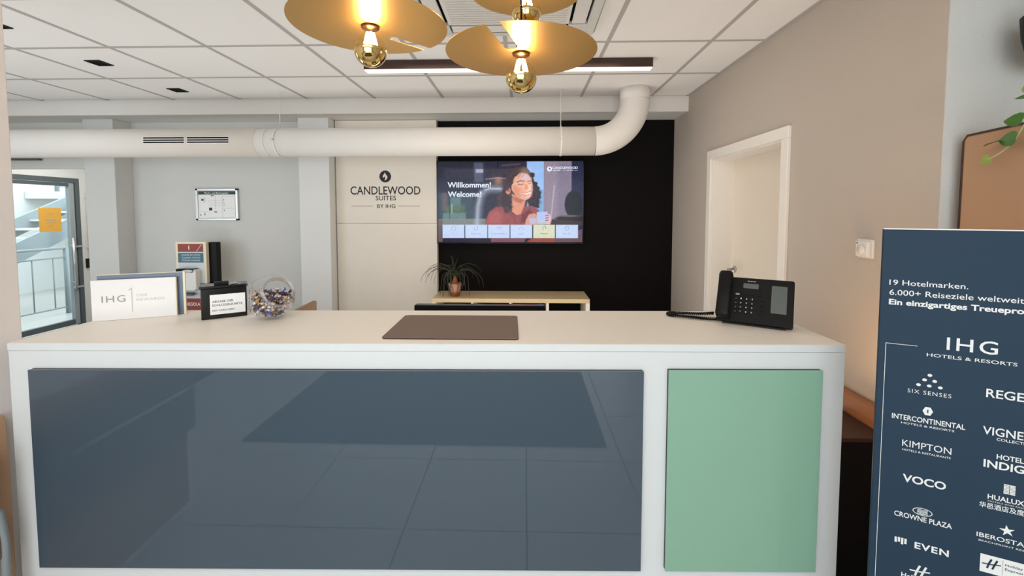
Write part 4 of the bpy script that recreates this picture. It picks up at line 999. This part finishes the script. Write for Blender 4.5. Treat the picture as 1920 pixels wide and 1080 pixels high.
# square black spots in the ceiling
for x, y, lab in ((-2.975, 3.03, 'black square spotlight in the ceiling, nearer one right of the wall end'), (-2.968, 3.715, 'black square spotlight in the ceiling nearest the beam'), (-2.955, 2.40, 'black square spotlight cut by the wall end at far left')):
    s_ = thing('square_spotlight', (x, y, CZ - .006), lab, 'spotlight')
    b = MB(); b.box(x - .055, x + .055, y - .055, y - .047, CZ - .006, CZ + .01); b.box(x - .055, x + .055, y + .047, y + .055, CZ - .006, CZ + .01)
    b.box(x - .055, x - .047, y - .047, y + .047, CZ - .006, CZ + .01); b.box(x + .047, x + .055, y - .047, y + .047, CZ - .006, CZ + .01)
    b.build('spot_frame', M['bplast'], s_)
    box(x - .047, x + .047, y - .047, y + .047, CZ - .003, CZ + .004).build('spot_insert', M['dark'], s_)

# ceiling air unit
ac = thing('ceiling_air_unit', (-.09, 2.105, CZ - .04), 'white square ceiling air conditioning cassette above the pendant lamps', 'air conditioner')
a0, a1, c0, c1 = cas
zf = CZ - .030
f_ = MB()
f_.box(a0, a1, c0, c0 + .05, zf, CZ + .02); f_.box(a0, a1, c1 - .05, c1, zf, CZ + .02); f_.box(a0, a0 + .05, c0 + .05, c1 - .05, zf, CZ + .02); f_.box(a1 - .05, a1, c0 + .05, c1 - .05, zf, CZ + .02)
f_.build('outer_frame', M['wallgrey'], ac, .006)
box(a0 + .05, a1 - .05, c0 + .05, c1 - .05, CZ - .008, CZ + .02).build('recess_board', M['dark'], ac)
for x0, x1, y0, y1 in ((a0 + .062, a0 + .135, c0 + .16, c1 - .16), (a1 - .135, a1 - .062, c0 + .16, c1 - .16), (a0 + .16, a1 - .16, c0 + .062, c0 + .135), (a0 + .16, a1 - .16, c1 - .135, c1 - .062)):
    box(x0, x1, y0, y1, zf, zf + .012).build('air_flap', M['plast'], ac, .004)
for x0, x1, y0, y1 in ((a0 + .05, a0 + .15, c0 + .05, c0 + .15), (a1 - .15, a1 - .05, c0 + .05, c0 + .15), (a0 + .05, a0 + .15, c1 - .15, c1 - .05), (a1 - .15, a1 - .05, c1 - .15, c1 - .05)):
    box(x0, x1, y0, y1, zf + .001, zf + .02).build('corner_cap', M['wallgrey'], ac)
g = box(a0 + .15, a1 - .15, c0 + .15, c1 - .15, zf + .004, zf + .02).build('intake_grille', M['plast'], ac)
for i in range(24):
    y = c0 + .175 + i * (c1 - c0 - .35) / 23
    box(a0 + .17, a1 - .17, y - .006, y + .006, zf - .001, zf + .004).build('louvre', M['plast'], g)
# filler strips around the unit in its two by two field
fx0, fx1, fy0, fy1 = GX[9], GX[11], 1.493, 2.753
fi = MB(); fi.box(fx0 + .012, a0, fy0 + .012, fy1 - .012, CZ, CZ + .018); fi.box(a1, fx1 - .012, fy0 + .012, fy1 - .012, CZ, CZ + .018); fi.box(a0, a1, fy0 + .012, c0, CZ, CZ + .018); fi.box(a0, a1, c1, fy1 - .012, CZ, CZ + .018)
fi.build('filler_board', M['ceil'], ce)

# ------------------------------------------------------------------ pendant lamps
def disc_outline(rad, pa, pb, hw):
    # circle with a slot from the rim (pb) to a rounded inner end (pa)
    pa = Vector(pa); pb = Vector(pb); t = (pb - pa).normalized(); n = Vector((-t.y, t.x))
    def hit(o):   # intersection of the slot edge with the rim
        b = o.dot(t); c = o.dot(o) - rad * rad; return o + t * (-b + math.sqrt(b * b - c))
    e1 = hit(pa + n * hw); e2 = hit(pa - n * hw)
    a1 = math.atan2(e1.y, e1.x); a2 = math.atan2(e2.y, e2.x)
    while a2 < a1: a2 += 2 * PI
    out = [(rad * math.cos(a1 + (a2 - a1) * i / 72), rad * math.sin(a1 + (a2 - a1) * i / 72)) for i in range(73)]
    base = math.atan2(-n.y, -n.x)
    for i in range(9):
        an = base - PI * i / 8; out.append((pa.x + hw * math.cos(an), pa.y + hw * math.sin(an)))
    return out
def pendant(x, y, z, pa, pb, hw, label, power, rad=.2275):
    p = thing('pendant_lamp', (x, y, z), label, 'pendant lamp', 'brass disc pendant lamps over the desk')
    o = MB().prism(disc_outline(rad, pa, pb, hw), z, z + .0015, Matrix.Translation((x, y, 0))).build('brass_disc', M['brass'], p)
    MB().lathe([(0, .0), (.0265, 0), (.0265, -.004), (.025, -.007), (0, -.007)], Matrix.Translation((x, y, z)), 28).build('socket_ring', M['copper'], p)
    MB().lathe([(0, .0015), (.016, .0015), (.016, .045), (.008, .06), (0, .06)], Matrix.Translation((x, y, z)), 20).build('socket', M['copper'], p)
    MB().tube([(x, y, z + .055), (x, y, CZ - .02)], .0028, 8).build('cord', M['bplast'], p)
    MB().lathe([(0, 0), (.045, 0), (.045, -.022), (0, -.022)], Matrix.Translation((x, y, CZ)), 24).build('ceiling_rose', M['brownm'], p)
    zb = z - .072; r = .0475
    up_ = [(.0195, .066), (.0185, .059), (.0195, .051), (.0235, .044)] + [(r * math.cos(R(a)), r * math.sin(R(a))) for a in range(55, -1, -11)]
    bu = MB().lathe(up_, Matrix.Translation((x, y, zb)), 36).build('bulb_glass', M['bulbg'], p)
    MB().lathe([(r * math.cos(R(a)), r * math.sin(R(a))) for a in range(4, -91, -6)], Matrix.Translation((x, y, zb)), 36).build('gold_mirror_cap', M['gold'], p)
    fl_ = MB()
    for i in range(6):
        a = PI / 3 * i; fl_.tube([(x + .009 * math.cos(a), y + .009 * math.sin(a), zb + .052), (x + .020 * math.cos(a), y + .020 * math.sin(a), zb + .008)], .0042, 6)
    fl_.build('filament', M['glow'], p)
    l = bpy.data.lights.new('bulb_light', 'POINT'); l.energy = power; l.color = (1.0, .74, .44); l.shadow_soft_size = .012
    lo = bpy.data.objects.new('bulb_light', l); COL.objects.link(lo); lo.parent = p; lo.location = (0, 0, -.05)
    return p
pendant(-.461, 1.32, 2.101, (.044, .096), (.146, .207), .014, 'left brass disc pendant lamp, lowest rim slot towards the linear lamp', 7.5)
pendant(-.012, 1.355, 2.030, (-.03, -.057), (-.068, -.2), .021, 'lowest brass disc pendant lamp in front, slot open at its top left', 7.5)
pendant(.004, 1.46, 2.268, (-.014, -.065), (-.018, -.18), .014, 'rear brass disc pendant lamp hanging higher, cut by the top edge', 7.5, .190)
